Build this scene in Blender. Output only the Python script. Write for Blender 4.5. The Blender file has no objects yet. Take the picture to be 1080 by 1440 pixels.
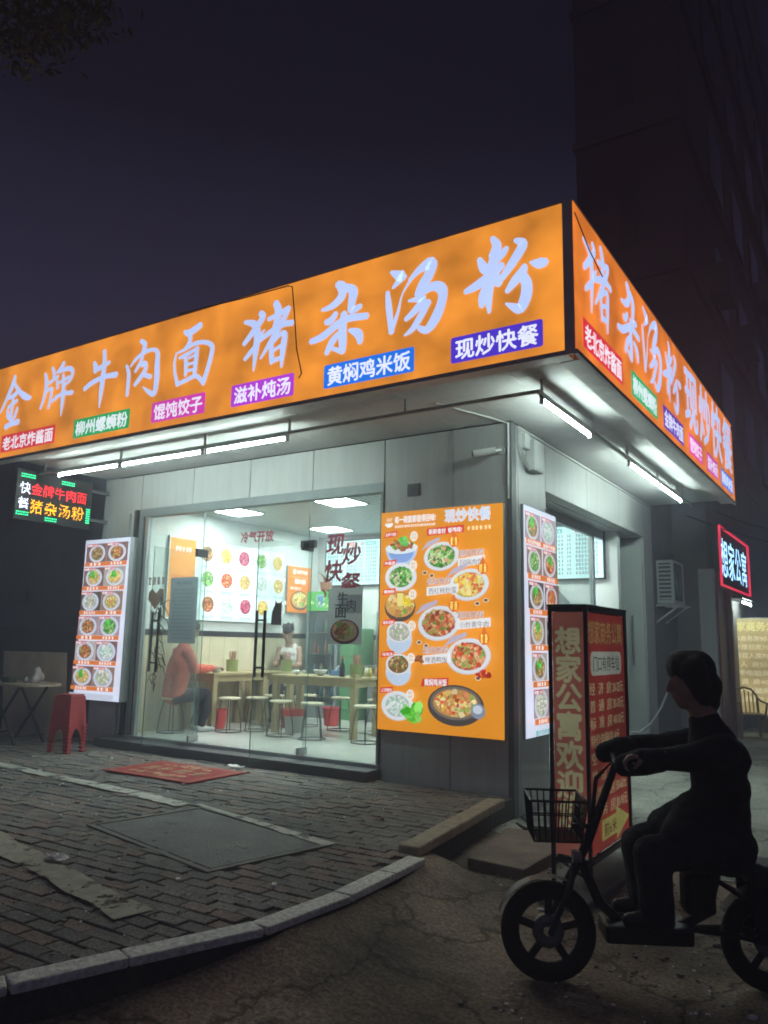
import bpy, math, random
from mathutils import Vector, Matrix, noise as mnoise
rnd = random.Random(7)
S = bpy.context.scene
COL = S.collection
R = math.radians

# ------------------------------------------------------------------ camera
FPX, CX, CY = 1095.70, 540.0, 720.0            # focal length in photo pixels (1080 x 1440)
YAW, PITCH, ROLL = R(32.83103), R(9.55333), R(1.10118)
CAM = Vector((2.97865, -6.88723, 1.55))
_fw = Vector((-math.sin(YAW)*math.cos(PITCH), math.cos(YAW)*math.cos(PITCH), math.sin(PITCH)))
_r0 = Vector((math.cos(YAW), math.sin(YAW), 0)); _u0 = _r0.cross(_fw)
RT = _r0*math.cos(ROLL) + _u0*math.sin(ROLL); UP = _u0*math.cos(ROLL) - _r0*math.sin(ROLL)
cd = bpy.data.cameras.new('camera'); cam = bpy.data.objects.new('camera', cd); COL.objects.link(cam)
cd.sensor_fit = 'VERTICAL'; cd.sensor_height = 36.0; cd.sensor_width = 27.0
cd.lens = FPX/1440*36.0; cd.clip_start = 0.05; cd.clip_end = 2000
m = Matrix((RT, UP, -_fw)).transposed().to_4x4(); m.translation = CAM; cam.matrix_world = m
S.camera = cam

# ------------------------------------------------------------------ world: night sky with town glow
w = bpy.data.worlds.new('World'); S.world = w; w.use_nodes = True
nt = w.node_tree; nt.nodes.clear()
sky = nt.nodes.new('ShaderNodeTexSky'); sky.sky_type = 'NISHITA'; sky.sun_disc = False
sky.sun_elevation = R(-4); sky.sun_rotation = R(140)
bg1 = nt.nodes.new('ShaderNodeBackground'); bg1.inputs[1].default_value = 0.01
nt.links.new(sky.outputs[0], bg1.inputs[0])
tc = nt.nodes.new('ShaderNodeTexCoord'); sx = nt.nodes.new('ShaderNodeSeparateXYZ')
nt.links.new(tc.outputs['Generated'], sx.inputs[0])
rp = nt.nodes.new('ShaderNodeValToRGB'); nt.links.new(sx.outputs['Z'], rp.inputs[0])
cr = rp.color_ramp
for i, (p, c) in enumerate([(0.0, (.030, .034, .070)), (0.34, (.055, .055, .125)), (0.46, (.026, .0255, .060)), (0.58, (.0050, .0048, .0120)), (1.0, (.001, .001, .002))]):
    e = cr.elements[i] if i < 2 else cr.elements.new(p)
    e.position = p; e.color = (*c, 1)
bg2 = nt.nodes.new('ShaderNodeBackground'); bg2.inputs[1].default_value = 1.0
nt.links.new(rp.outputs[0], bg2.inputs[0])
ad = nt.nodes.new('ShaderNodeAddShader'); wo = nt.nodes.new('ShaderNodeOutputWorld')
nt.links.new(bg1.outputs[0], ad.inputs[0]); nt.links.new(bg2.outputs[0], ad.inputs[1]); nt.links.new(ad.outputs[0], wo.inputs[0])

sd = bpy.data.lights.new('fill_sun', 'SUN'); sd.energy = 0.035; sd.angle = R(25); sd.color = (1, .86, .70)  # warm soft sun added as fill from the camera side, lifts the dark road
so = bpy.data.objects.new('fill_sun', sd); COL.objects.link(so); so.rotation_euler = (R(50), 0, R(20))
vs = S.view_settings
vs.view_transform = 'Standard'; vs.look = 'None'; vs.exposure = 0.18; vs.gamma = 1.0; vs.use_curve_mapping = False
S.cycles.max_bounces = 6; S.cycles.diffuse_bounces = 4; S.cycles.glossy_bounces = 3; S.cycles.volume_bounces = 0; S.cycles.transparent_max_bounces = 20; S.cycles.use_denoising = True
S.cycles.sample_clamp_indirect = 4.0; S.cycles.filter_width = 1.8

# ------------------------------------------------------------------ helpers
def ray(px, py): return _fw + RT*((px-CX)/FPX) - UP*((py-CY)/FPX)
def on(px, py, ax, val):                       # photo pixel onto an axis-aligned plane of the place
    d = ray(px, py); return CAM + d*((val-CAM[ax])/d[ax])
def lin(c): return c/12.92 if c <= .04045 else ((c+.055)/1.055)**2.4
def rgb(r, g, b): return (lin(r/255), lin(g/255), lin(b/255))

class MB:
    def __init__(s): s.v = []; s.f = []; s.c = []; s.m = []
    def add(s, vs_, fs, col=None, mi=0):
        o = len(s.v); s.v += [tuple(p) for p in vs_]
        for f in fs: s.f.append(tuple(i+o for i in f)); s.c.append(col); s.m.append(mi)
    def box(s, x0, x1, y0, y1, z0, z1, mi=0, col=None):
        s.add([(x0,y0,z0),(x1,y0,z0),(x1,y1,z0),(x0,y1,z0),(x0,y0,z1),(x1,y0,z1),(x1,y1,z1),(x0,y1,z1)],
              [(0,3,2,1),(4,5,6,7),(0,1,5,4),(1,2,6,5),(2,3,7,6),(3,0,4,7)], col, mi); return s
    def obox(s, c, h, A, B, C_, mi=0, col=None):
        c, A, B, C_ = Vector(c), Vector(A).normalized(), Vector(B).normalized(), Vector(C_).normalized()
        P = lambda a, b, g: c + A*h[0]*a + B*h[1]*b + C_*h[2]*g
        s.add([P(-1,-1,-1),P(1,-1,-1),P(1,1,-1),P(-1,1,-1),P(-1,-1,1),P(1,-1,1),P(1,1,1),P(-1,1,1)],
              [(0,3,2,1),(4,5,6,7),(0,1,5,4),(1,2,6,5),(2,3,7,6),(3,0,4,7)], col, mi); return s
    def bar(s, p, q, wd, ht=None, up=(0,0,1), mi=0):
        p, q = Vector(p), Vector(q); d = (q-p); L = d.length; d.normalize(); u = Vector(up)
        if abs(d.dot(u)) > .97: u = Vector((1,0,0))
        a = d.cross(u).normalized(); b = a.cross(d)
        return s.obox((p+q)/2, (L/2, wd/2, (ht or wd)/2), d, a, b, mi)
    def tube(s, pts, r, n=8, mi=0, caps=True, closed=False):
        pts = [Vector(p) for p in pts]; rs = r if isinstance(r, (list, tuple)) else [r]*len(pts)
        k = len(pts); o = len(s.v); pa = None
        for i, p in enumerate(pts):
            if closed: t = pts[(i+1) % k]-pts[i-1]
            else: t = pts[min(i+1, k-1)]-pts[max(i-1, 0)]
            if t.length < 1e-9: t = Vector((0,0,1))
            t.normalize()
            if pa is None: pa = t.orthogonal().normalized()
            pa = (pa - t*pa.dot(t)); pa = pa.normalized() if pa.length > 1e-6 else t.orthogonal().normalized()
            b = t.cross(pa)
            for j in range(n):
                a = 2*math.pi*j/n; s.v.append(tuple(p + (pa*math.cos(a)+b*math.sin(a))*rs[i]))
        for i in range(k if closed else k-1):
            i2 = (i+1) % k
            for j in range(n):
                j2 = (j+1) % n; s.f.append((o+i*n+j, o+i*n+j2, o+i2*n+j2, o+i2*n+j)); s.c.append(None); s.m.append(mi)
        if caps and not closed:
            s.f.append(tuple(o+j for j in reversed(range(n)))); s.c.append(None); s.m.append(mi)
            s.f.append(tuple(o+(k-1)*n+j for j in range(n))); s.c.append(None); s.m.append(mi)
        return s
    def cyl(s, p, q, r, r2=None, n=12, mi=0): return s.tube([p, q], [r, r if r2 is None else r2], n, mi)
    def ring(s, c, ax, r, tr, n=24, k=6, mi=0):
        ax = Vector(ax).normalized(); a = ax.orthogonal().normalized(); b = ax.cross(a); c = Vector(c)
        return s.tube([c+(a*math.cos(2*math.pi*i/n)+b*math.sin(2*math.pi*i/n))*r for i in range(n)], tr, k, mi, closed=True)
    def lathe(s, prof, c=(0,0,0), n=16, mi=0):
        o = len(s.v); c = Vector(c)
        for r, z in prof:
            for j in range(n):
                a = 2*math.pi*j/n; s.v.append((c.x+r*math.cos(a), c.y+r*math.sin(a), c.z+z))
        for i in range(len(prof)-1):
            for j in range(n):
                j2 = (j+1) % n; s.f.append((o+i*n+j, o+i*n+j2, o+(i+1)*n+j2, o+(i+1)*n+j)); s.c.append(None); s.m.append(mi)
        s.f.append(tuple(o+j for j in reversed(range(n)))); s.c.append(None); s.m.append(mi)
        s.f.append(tuple(o+(len(prof)-1)*n+j for j in range(n))); s.c.append(None); s.m.append(mi)
        return s
    def ball(s, c, r, n=12, k=8, mi=0):
        c = Vector(c); r = Vector(r) if not isinstance(r, (int, float)) else Vector((r, r, r)); o = len(s.v)
        for i in range(k+1):
            th = math.pi*i/k
            for j in range(n):
                a = 2*math.pi*j/n
                s.v.append((c.x+r.x*math.sin(th)*math.cos(a), c.y+r.y*math.sin(th)*math.sin(a), c.z+r.z*math.cos(th)))
        for i in range(k):
            for j in range(n):
                j2 = (j+1) % n; s.f.append((o+i*n+j, o+(i+1)*n+j, o+(i+1)*n+j2, o+i*n+j2)); s.c.append(None); s.m.append(mi)
        return s
    def limb(s, js, n=12):                       # tapered chain of (point, radius) with round joints
        for i, (p, r) in enumerate(js):
            s.ball(p, r, n, 8)
            if i: s.cyl(js[i-1][0], p, js[i-1][1], r, n)
        return s

def wm(o):
    M_ = o.matrix_basis.copy()
    return wm(o.parent) @ M_ if o.parent else M_
def obj(name, mb, mats, parent=None, smooth=False, bevel=0, local=False):
    me = bpy.data.meshes.new(name)
    vs_ = mb.v
    if parent is not None and not local:
        inv = wm(parent).inverted(); vs_ = [inv @ Vector(p) for p in vs_]
    me.from_pydata([tuple(p) for p in vs_], [], mb.f)
    for mt in (mats if isinstance(mats, (list, tuple)) else [mats]): me.materials.append(mt)
    me.polygons.foreach_set('material_index', mb.m)
    if any(c is not None for c in mb.c):
        at = me.color_attributes.new('Col', 'FLOAT_COLOR', 'CORNER'); buf = []
        for p, c in zip(me.polygons, mb.c):
            buf += list((*(c or (.5,.5,.5)), 1.0))*p.loop_total
        at.data.foreach_set('color', buf)
    if smooth:
        me.polygons.foreach_set('use_smooth', [True]*len(me.polygons))
    me.update()
    o = bpy.data.objects.new(name, me); COL.objects.link(o)
    if parent is not None: o.parent = parent
    if bevel:
        b = o.modifiers.new('b', 'BEVEL'); b.width = bevel; b.segments = 2; b.limit_method = 'ANGLE'
    return o
def tag(o, label=None, cat=None, group=None, kind=None):
    if label: o['label'] = label
    if cat: o['category'] = cat
    if group: o['group'] = group
    if kind: o['kind'] = kind
    return o
def thing(name, label, cat, loc=(0,0,0), rz=0, group=None):
    o = bpy.data.objects.new(name, None); COL.objects.link(o); o.location = loc; o.rotation_euler = (0, 0, rz)
    o.empty_display_size = .1
    return tag(o, label, cat, group)
def copy_tree(o, parent=None):
    c = o.copy(); COL.objects.link(c)
    if parent is not None: c.parent = parent
    for ch in [q for q in bpy.data.objects if q.parent == o]: copy_tree(ch, c)
    return c

# ------------------------------------------------------------------ materials
def M(name, col, rough=.5, metal=0.0, var=.12, ns=6.0, bump=0.0, bs=60.0, emit=0.0, ecol=None, spec=.5, dirt=0.0):
    mt = bpy.data.materials.new(name); mt.use_nodes = True; n = mt.node_tree; b = n.nodes['Principled BSDF']
    b.inputs['Roughness'].default_value = rough; b.inputs['Metallic'].default_value = metal
    b.inputs['Specular IOR Level'].default_value = spec
    t = n.nodes.new('ShaderNodeTexCoord'); nz = n.nodes.new('ShaderNodeTexNoise')
    nz.inputs['Scale'].default_value = ns; nz.inputs['Detail'].default_value = 6
    n.links.new(t.outputs['Object'], nz.inputs['Vector'])
    r_ = n.nodes.new('ShaderNodeValToRGB'); n.links.new(nz.outputs[0], r_.inputs[0])
    r_.color_ramp.elements[0].position = .3; r_.color_ramp.elements[1].position = .7
    r_.color_ramp.elements[0].color = (*[max(0, c*(1-var-dirt)) for c in col], 1)
    r_.color_ramp.elements[1].color = (*[min(1, c*(1+var)) for c in col], 1)
    n.links.new(r_.outputs[0], b.inputs['Base Color'])
    if var > 0:
        mr = n.nodes.new('ShaderNodeMapRange'); n.links.new(nz.outputs[0], mr.inputs[0])
        mr.inputs[3].default_value = max(0, rough-.08); mr.inputs[4].default_value = min(1, rough+.1)
        n.links.new(mr.outputs[0], b.inputs['Roughness'])
    if bump:
        n2 = n.nodes.new('ShaderNodeTexNoise'); n2.inputs['Scale'].default_value = bs; n2.inputs['Detail'].default_value = 8
        n.links.new(t.outputs['Object'], n2.inputs['Vector'])
        bp_ = n.nodes.new('ShaderNodeBump'); bp_.inputs['Strength'].default_value = bump; bp_.inputs['Distance'].default_value = .02
        n.links.new(n2.outputs[0], bp_.inputs['Height']); n.links.new(bp_.outputs[0], b.inputs['Normal'])
    if emit:
        b.inputs['Emission Color'].default_value = (*(ecol or col), 1); b.inputs['Emission Strength'].default_value = emit
    return mt
def printmat(name, emit=0.0, blot=0.0, bscale=2.2, rough=.45):
    mt = bpy.data.materials.new(name); mt.use_nodes = True; n = mt.node_tree; b = n.nodes['Principled BSDF']
    a = n.nodes.new('ShaderNodeVertexColor'); a.layer_name = 'Col'
    b.inputs['Roughness'].default_value = rough
    mx = n.nodes.new('ShaderNodeMixRGB'); mx.blend_type = 'MULTIPLY'; mx.inputs[0].default_value = 1
    n.links.new(a.outputs[0], mx.inputs[1]); mx.inputs[2].default_value = (.5 if emit else 1,)*3+(1,)
    n.links.new(mx.outputs[0], b.inputs['Base Color'])
    if emit:
        n.links.new(a.outputs[0], b.inputs['Emission Color']); b.inputs['Emission Strength'].default_value = emit
        if blot:                                  # LED modules behind the sheet do not light it evenly
            t = n.nodes.new('ShaderNodeTexCoord'); nz = n.nodes.new('ShaderNodeTexNoise')
            nz.inputs['Scale'].default_value = bscale; nz.inputs['Detail'].default_value = 3
            n.links.new(t.outputs['Object'], nz.inputs['Vector'])
            mr = n.nodes.new('ShaderNodeMapRange'); n.links.new(nz.outputs[0], mr.inputs[0])
            mr.inputs[1].default_value = .3; mr.inputs[2].default_value = .7
            mr.inputs[3].default_value = emit*(1-blot); mr.inputs[4].default_value = emit*(1+blot)
            n.links.new(mr.outputs[0], b.inputs['Emission Strength'])
    return mt
def glassmat(name, tint=(.90,.96,.93), ior=1.5, fog=0.0):
    mt = bpy.data.materials.new(name); mt.use_nodes = True; n = mt.node_tree; n.nodes.clear()
    o = n.nodes.new('ShaderNodeOutputMaterial'); mx = n.nodes.new('ShaderNodeMixShader'); ge = n.nodes.new('ShaderNodeNewGeometry')
    def mth(op, a, b=None):
        k = n.nodes.new('ShaderNodeMath'); k.operation = op
        for i, z in enumerate((a, b)):
            if z is None: continue
            if isinstance(z, (int, float)): k.inputs[i].default_value = z
            else: n.links.new(z, k.inputs[i])
        return k.outputs[0]
    dt = n.nodes.new('ShaderNodeVectorMath'); dt.operation = 'DOT_PRODUCT'
    n.links.new(ge.outputs['Normal'], dt.inputs[0]); n.links.new(ge.outputs['Incoming'], dt.inputs[1])
    f0 = ((ior-1)/(ior+1))**2                     # Schlick's law, the same from both sides of the pane
    frs = mth('ADD', mth('MULTIPLY', mth('POWER', mth('SUBTRACT', 1.0, mth('ABSOLUTE', dt.outputs['Value'])), 5.0), 1-f0), f0)
    tr = n.nodes.new('ShaderNodeBsdfTransparent'); tr.inputs[0].default_value = (*tint, 1)
    gl = n.nodes.new('ShaderNodeBsdfGlossy'); gl.inputs['Roughness'].default_value = .01
    n.links.new(frs, mx.inputs[0]); n.links.new(gl.outputs[0], mx.inputs[2])
    if fog:                                       # fingerprints and dust, thickened to paint a pale haze on the pane
        df = n.nodes.new('ShaderNodeBsdfDiffuse'); df.inputs[0].default_value = (.75,.8,.78,1); m2 = n.nodes.new('ShaderNodeMixShader')
        t = n.nodes.new('ShaderNodeTexCoord'); nz = n.nodes.new('ShaderNodeTexNoise'); nz.inputs['Scale'].default_value = 3; nz.inputs['Detail'].default_value = 6
        n.links.new(t.outputs['Object'], nz.inputs[0]); mr = n.nodes.new('ShaderNodeMapRange'); n.links.new(nz.outputs[0], mr.inputs[0])
        mr.inputs[1].default_value = .35; mr.inputs[2].default_value = .75; mr.inputs[3].default_value = fog*.4; mr.inputs[4].default_value = fog*1.6
        n.links.new(mr.outputs[0], m2.inputs[0]); n.links.new(tr.outputs[0], m2.inputs[1]); n.links.new(df.outputs[0], m2.inputs[2])
        n.links.new(m2.outputs[0], mx.inputs[1])
    else: n.links.new(tr.outputs[0], mx.inputs[1])
    n.links.new(mx.outputs[0], o.inputs[0]); return mt

def streaky(name, col, rough=.42):               # coated steel sandwich panel with rain streaks and grime
    mt = M(name, col, rough, 0, .05, 2.0, .04, 220); n = mt.node_tree; b = n.nodes['Principled BSDF']
    src = b.inputs['Base Color'].links[0].from_socket
    t = n.nodes.new('ShaderNodeTexCoord'); mp = n.nodes.new('ShaderNodeMapping'); mp.inputs['Scale'].default_value = (9, 9, .7)
    n.links.new(t.outputs['Object'], mp.inputs[0]); nz = n.nodes.new('ShaderNodeTexNoise'); nz.inputs['Scale'].default_value = 1.6; nz.inputs['Detail'].default_value = 7
    n.links.new(mp.outputs[0], nz.inputs[0]); rp_ = n.nodes.new('ShaderNodeValToRGB'); n.links.new(nz.outputs[0], rp_.inputs[0])
    rp_.color_ramp.elements[0].position = .35; rp_.color_ramp.elements[0].color = (.68,.66,.62,1); rp_.color_ramp.elements[1].position = .6; rp_.color_ramp.elements[1].color = (1,1,1,1)
    mx = n.nodes.new('ShaderNodeMixRGB'); mx.blend_type = 'MULTIPLY'; mx.inputs[0].default_value = .28
    n.links.new(src, mx.inputs[1]); n.links.new(rp_.outputs[0], mx.inputs[2]); n.links.new(mx.outputs[0], b.inputs['Base Color'])
    return mt

m_wall = streaky('coated_steel_panel', (.50,.51,.50))
m_soffit = streaky('soffit_panel', (.56,.56,.55), .78)
m_soffit.node_tree.nodes['Principled BSDF'].inputs['Specular IOR Level'].default_value = .15
m_trim = M('aluminium_trim', (.5,.52,.53), .35, .6, .08)
m_tr2 = M('grey_aluminium', (.22,.25,.25), .5, .3, .1)
m_dark = M('dark_painted_steel', (.035,.036,.04), .45, .3, .2)
m_grey = M('grey_painted_steel', (.16,.165,.17), .45, .2, .15)
m_edge = M('galvanised_edge', (.42,.41,.40), .45, .2, .2)
m_black = M('black_plastic', (.012,.012,.014), .5, 0, .2)
m_rubber = M('tyre_rubber', (.012,.012,.012), .8, 0, .2, 20, .3, 120)
m_steel = M('brushed_steel', (.45,.46,.47), .3, .9, .1)
m_white = M('white_plastic', (.62,.64,.62), .45, 0, .06)
m_iwall = M('interior_white_paint', (.72,.76,.74), .6, 0, .04, 3)
m_tile = M('floor_tile', (.66,.68,.64), .22, 0, .06, 2.5)
m_wain = M('pale_wood_panel', (.66,.61,.43), .5, 0, .1, 3)
m_wood = M('table_wood', (.42,.34,.18), .5, 0, .18, 5)
m_seat = M('stool_seat', (.60,.55,.40), .5, 0, .1, 8)
m_glass = glassmat('clear_pane', (.93,.97,.955), 1.45, .06)
m_gedge = M('glass_edge', (.18,.34,.30), .2, 0, .05)
m_redpl = M('red_plastic', (.48,.05,.06), .4, 0, .15, 4, 0, 0)
m_bucket = M('bright_red_plastic', (.62,.06,.06), .4, 0, .08, 5)
m_tube = M('fluorescent_tube', (1,1,1), .5, 0, 0, emit=100, ecol=(.80,1.0,.93))
m_panel = M('ceiling_light_panel', (1,1,1), .5, 0, 0, emit=52, ecol=(.88,1.0,.96))
m_sign = printmat('backlit_sign_sheet', .92, .34, 2.3)
m_char = printmat('backlit_white_acrylic', 1.0, .06, 2)
m_menu = printmat('backlit_menu_sheet', .84, .08, 1.3)
m_imenu = printmat('interior_lit_menu', 1.05, .04, 1)
m_poster = printmat('printed_paper', 0)
m_dim = printmat('dimly_lit_sheet', .165, .45, 1.6)
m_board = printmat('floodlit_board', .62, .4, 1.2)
m_led = printmat('led_dots', 4.5)
m_neon = printmat('neon_letters', 2.6)
m_conc = M('old_concrete', (.20,.19,.175), .85, 0, .3, 3, .5, 40)
m_kerb = M('granite_kerb', (.80,.79,.74), .75, 0, .25, 45, .35, 90, dirt=.1)
m_cable = M('cable', (.02,.02,.02), .6, 0, .1)
m_wcable = M('white_cable', (.5,.52,.5), .5, 0, .1)
m_card = M('worn_plywood', (.62,.50,.38), .9, 0, .2, 4, .15, 60)
m_cloth_dk = M('dark_cloth', (.016,.016,.022), .95, 0, .3, 20, .3, 90)
m_cloth_bk = M('black_trousers', (.02,.02,.028), .95, 0, .3, 20, .3, 90)
m_skin = M('skin', (.42,.25,.18), .55, 0, .08, 12)
m_hair = M('hair', (.012,.011,.011), .6, 0, .3, 60, .5, 200)
m_orange = M('orange_red_jacket', (.62,.12,.075), .85, 0, .15, 12, .2, 60)
m_vest = M('white_cotton', (.7,.7,.68), .9, 0, .08, 14, .2, 60)
m_green = M('green_enamel', (.14,.36,.17), .4, 0, .1)
m_leaf = M('leaf', (.08,.12,.045), .6, 0, .4, 3)
m_bark = M('bark', (.08,.06,.045), .9, 0, .3, 8, .6, 30)
m_leafi = M('potted_leaf', (.09,.20,.08), .5, 0, .3, 8)

# ------------------------------------------------------------------ flat print: coloured polygons on a plane
_gl = {}
def glyph(ch, bold=0.0, res=2):
    k = (ch, bold)
    if k not in _gl:
        cu = bpy.data.curves.new('t', 'FONT'); cu.body = ch; cu.size = 1; cu.resolution_u = res; cu.offset = bold
        o = bpy.data.objects.new('t', cu); COL.objects.link(o)
        dg = bpy.context.evaluated_depsgraph_get(); dg.update()
        me = bpy.data.meshes.new_from_object(o.evaluated_get(dg))
        vv = [(v.co.x, v.co.y+.1) for v in me.vertices]; ff = [tuple(p.vertices) for p in me.polygons]
        adv = 1.0 if ord(ch) > 0x2000 else (max(v[0] for v in vv)+.06 if vv else .3)
        bpy.data.objects.remove(o); bpy.data.curves.remove(cu); bpy.data.meshes.remove(me)
        _gl[k] = (vv, ff, adv)
    return _gl[k]
def cr_spline(pts, k=5):
    if len(pts) < 3:
        a, b = pts; return [tuple(a[j]+(b[j]-a[j])*i/k for j in range(3)) for i in range(k+1)]
    out = []; P = [pts[0]]+list(pts)+[pts[-1]]
    for i in range(1, len(P)-2):
        p0, p1, p2, p3 = P[i-1:i+3]
        for s_ in range(k):
            t = s_/k
            out.append(tuple(.5*((2*p1[j])+(-p0[j]+p2[j])*t+(2*p0[j]-5*p1[j]+4*p2[j]-p3[j])*t*t+(-p0[j]+3*p1[j]-3*p2[j]+p3[j])*t**3) for j in range(3)))
    return out+[tuple(pts[-1])]
class Canvas(MB):
    def __init__(s, O, U, V, step=.0008, base=.001):
        super().__init__(); s.O = Vector(O); s.U = Vector(U).normalized(); s.V = Vector(V).normalized(); s.N = s.U.cross(s.V); s.d = base; s.step = step
    def P(s, u, v): return s.O+s.U*u+s.V*v+s.N*s.d
    def up(s, k=1.0): s.d += s.step*k
    def poly(s, pts, col, k=1.0):
        s.up(k); s.add([s.P(*p) for p in pts], [tuple(range(len(pts)))], col)
    def rect(s, u0, v0, u1, v1, col, k=1.0): s.poly([(u0,v0),(u1,v0),(u1,v1),(u0,v1)], col, k)
    def rrect(s, u0, v0, u1, v1, r, col, n=4):
        pts = []
        for cx, cy, a0 in ((u1-r,v0+r,-90),(u1-r,v1-r,0),(u0+r,v1-r,90),(u0+r,v0+r,180)):
            pts += [(cx+r*math.cos(R(a0+90*i/n)), cy+r*math.sin(R(a0+90*i/n))) for i in range(n+1)]
        s.poly(pts, col)
    def ell(s, cu, cv, ru, rv, col, n=22, k=1.0, a0=0, a1=360, rot=0):
        pts = []
        for i in range(n):
            a = R(a0+(a1-a0)*i/(n if a1-a0 == 360 else n-1)); x, y = ru*math.cos(a), rv*math.sin(a)
            pts.append((cu+x*math.cos(rot)-y*math.sin(rot), cv+x*math.sin(rot)+y*math.cos(rot)))
        s.poly(pts, col, k)
    def text(s, t, u, v, size, col, bold=0.0, cond=1.0, gap=0.0, slant=0.0, rise=0.0, vert=False):
        s.up(); x = 0.0; y = 0.0
        for ch in t:
            if ch == ' ': x += .5; continue
            vv, ff, adv = glyph(ch)
            d0 = s.d
            for ox, oy in (((0,0),) if bold == 0 else ((-bold,0),(bold,0),(0,bold),(0,-bold)) if bold >= .02 else ((-bold,0),(bold,0))):
                s.d += s.step*.06
                s.add([s.P(u+size*cond*(x+a+ox+slant*b), v+size*(b+y+oy+rise*x)) for a, b in vv], ff, col)
            s.d = d0
            if vert: y -= 1+gap
            else: x += adv+gap
        return u+size*cond*x
    def textw(s, t, u0, u1, v, size, col, bold=0.0, **kw):   # fit the line into a width
        wd = sum(.5 if c == ' ' else glyph(c)[2] for c in t)
        s.text(t, u0, v, size, col, bold, cond=(u1-u0)/(wd*size), **kw)
    def scrib(s, u0, v0, u1, v1, col, n):                    # lines of print too small to read
        s.up(); dx = (u1-u0)/n
        for i in range(n):
            a = u0+dx*(i+.12); b = a+dx*.72
            for q in range(4):
                y = v0+(v1-v0)*(q+rnd.uniform(0,.3))/4; x0 = a+(b-a)*rnd.uniform(0,.3); x1 = b-(b-a)*rnd.uniform(0,.3)
                s.add([s.P(x0,y), s.P(x1,y), s.P(x1,y+(v1-v0)*.13), s.P(x0,y+(v1-v0)*.13)], [(0,1,2,3)], col)
            for q in range(2):
                x0 = a+(b-a)*rnd.uniform(.05,.85)
                s.add([s.P(x0,v0), s.P(x0+dx*.13,v0), s.P(x0+dx*.13,v1), s.P(x0,v1)], [(0,1,2,3)], col)
    def strokes(s, strokes, col):
        for st in strokes:
            s.up(.6); c = cr_spline(st); L = []; Rr = []
            for i, (x, y, w_) in enumerate(c):
                a = c[max(0, i-1)]; b = c[min(len(c)-1, i+1)]; dx, dy = b[0]-a[0], b[1]-a[1]; l = math.hypot(dx, dy) or 1
                nx, ny = -dy/l, dx/l; L.append((x+nx*w_/2, y+ny*w_/2)); Rr.append((x-nx*w_/2, y-ny*w_/2))
            x, y, w_ = c[0]; e = ((c[0][0]-c[1][0]), (c[0][1]-c[1][1])); l = math.hypot(*e) or 1
            t0 = (x+e[0]/l*w_*.3, y+e[1]/l*w_*.3)
            x, y, w_ = c[-1]; e = ((c[-1][0]-c[-2][0]), (c[-1][1]-c[-2][1])); l = math.hypot(*e) or 1
            t1 = (x+e[0]/l*w_*.3, y+e[1]/l*w_*.3)
            k = len(c); vs_ = [s.P(*p) for p in L+Rr]+[s.P(*t0), s.P(*t1)]
            fs = [(i+k, i+1+k, i+1, i) for i in range(k-1)]+[(2*k, k, 0), (2*k+1, k-1, 2*k-1)]
            s.add(vs_, fs, col)
    def flakes(s, cu, cv, ru, rv, pal, n, sz, thin=.4):
        for i in range(n):
            a = rnd.uniform(0, 6.283); q = math.sqrt(rnd.random())*.92; x, y = cu+ru*q*math.cos(a), cv+rv*q*math.sin(a)
            l = sz*rnd.uniform(.5, 1.3); t = l*rnd.uniform(thin, 1); ro = rnd.uniform(0, 3.14); c = rnd.choice(pal); f = rnd.uniform(.75, 1.2)
            pts = []
            for j in range(6):
                b = j*1.047+rnd.uniform(-.3, .3); px, py = l*math.cos(b), t*math.sin(b)
                pts.append((x+px*math.cos(ro)-py*math.sin(ro), y+px*math.sin(ro)+py*math.cos(ro)))
            s.poly(pts, tuple(min(1, z*f) for z in c), .05)
    def dish(s, cu, cv, r, pal, asp=.8, plate=(.80,.84,.88), rim=(.62,.68,.76), n=46, fill=.72, rot=0, base=None):
        s.ell(cu, cv, r, r*asp, rim, 26, rot=rot); s.ell(cu, cv+r*.02, r*.96, r*asp*.95, plate, 26, rot=rot)
        s.ell(cu, cv, r*(fill+.06), r*asp*(fill+.06), tuple(c*.8 for c in plate), 22, rot=rot)
        s.ell(cu, cv, r*fill, r*asp*fill, base or tuple(c*.6 for c in pal[0]), 20, rot=rot)
        s.flakes(cu, cv+r*.02, r*fill, r*asp*fill, pal, int(n*1.9), r*.105)

WHITE = (.95,.97,1.0); LAV = (.50,.63,1.0); RED = (.72,.045,.03); CREAM = (.95,.9,.62)
P_green = [(.10,.42,.06),(.25,.6,.15),(.5,.62,.3),(.75,.7,.5),(.06,.25,.04)]
P_meat = [(.45,.14,.05),(.6,.25,.1),(.3,.07,.03),(.75,.4,.2),(.2,.3,.06)]
P_red = [(.72,.12,.05),(.8,.3,.12),(.5,.08,.04),(.85,.55,.3),(.3,.4,.1)]
P_egg = [(.9,.7,.1),(.95,.82,.3),(.8,.2,.08),(.9,.55,.1),(.85,.75,.4)]
P_pale = [(.75,.75,.65),(.6,.62,.55),(.45,.42,.38),(.3,.5,.2),(.85,.85,.8)]
P_brown = [(.35,.2,.08),(.55,.35,.15),(.22,.12,.05),(.7,.5,.25),(.15,.25,.05)]
P_nood = [(.8,.6,.2),(.7,.42,.12),(.85,.72,.4),(.55,.25,.08),(.3,.45,.1)]
P_dump = [(.75,.85,.82),(.6,.75,.72),(.85,.9,.86),(.3,.6,.35),(.5,.62,.6)]
P_berry = [(.5,.05,.15),(.65,.15,.25),(.4,.05,.1),(.75,.35,.4)]
ALLP = [P_green, P_meat, P_red, P_egg, P_pale, P_brown, P_nood, P_dump]

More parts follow.
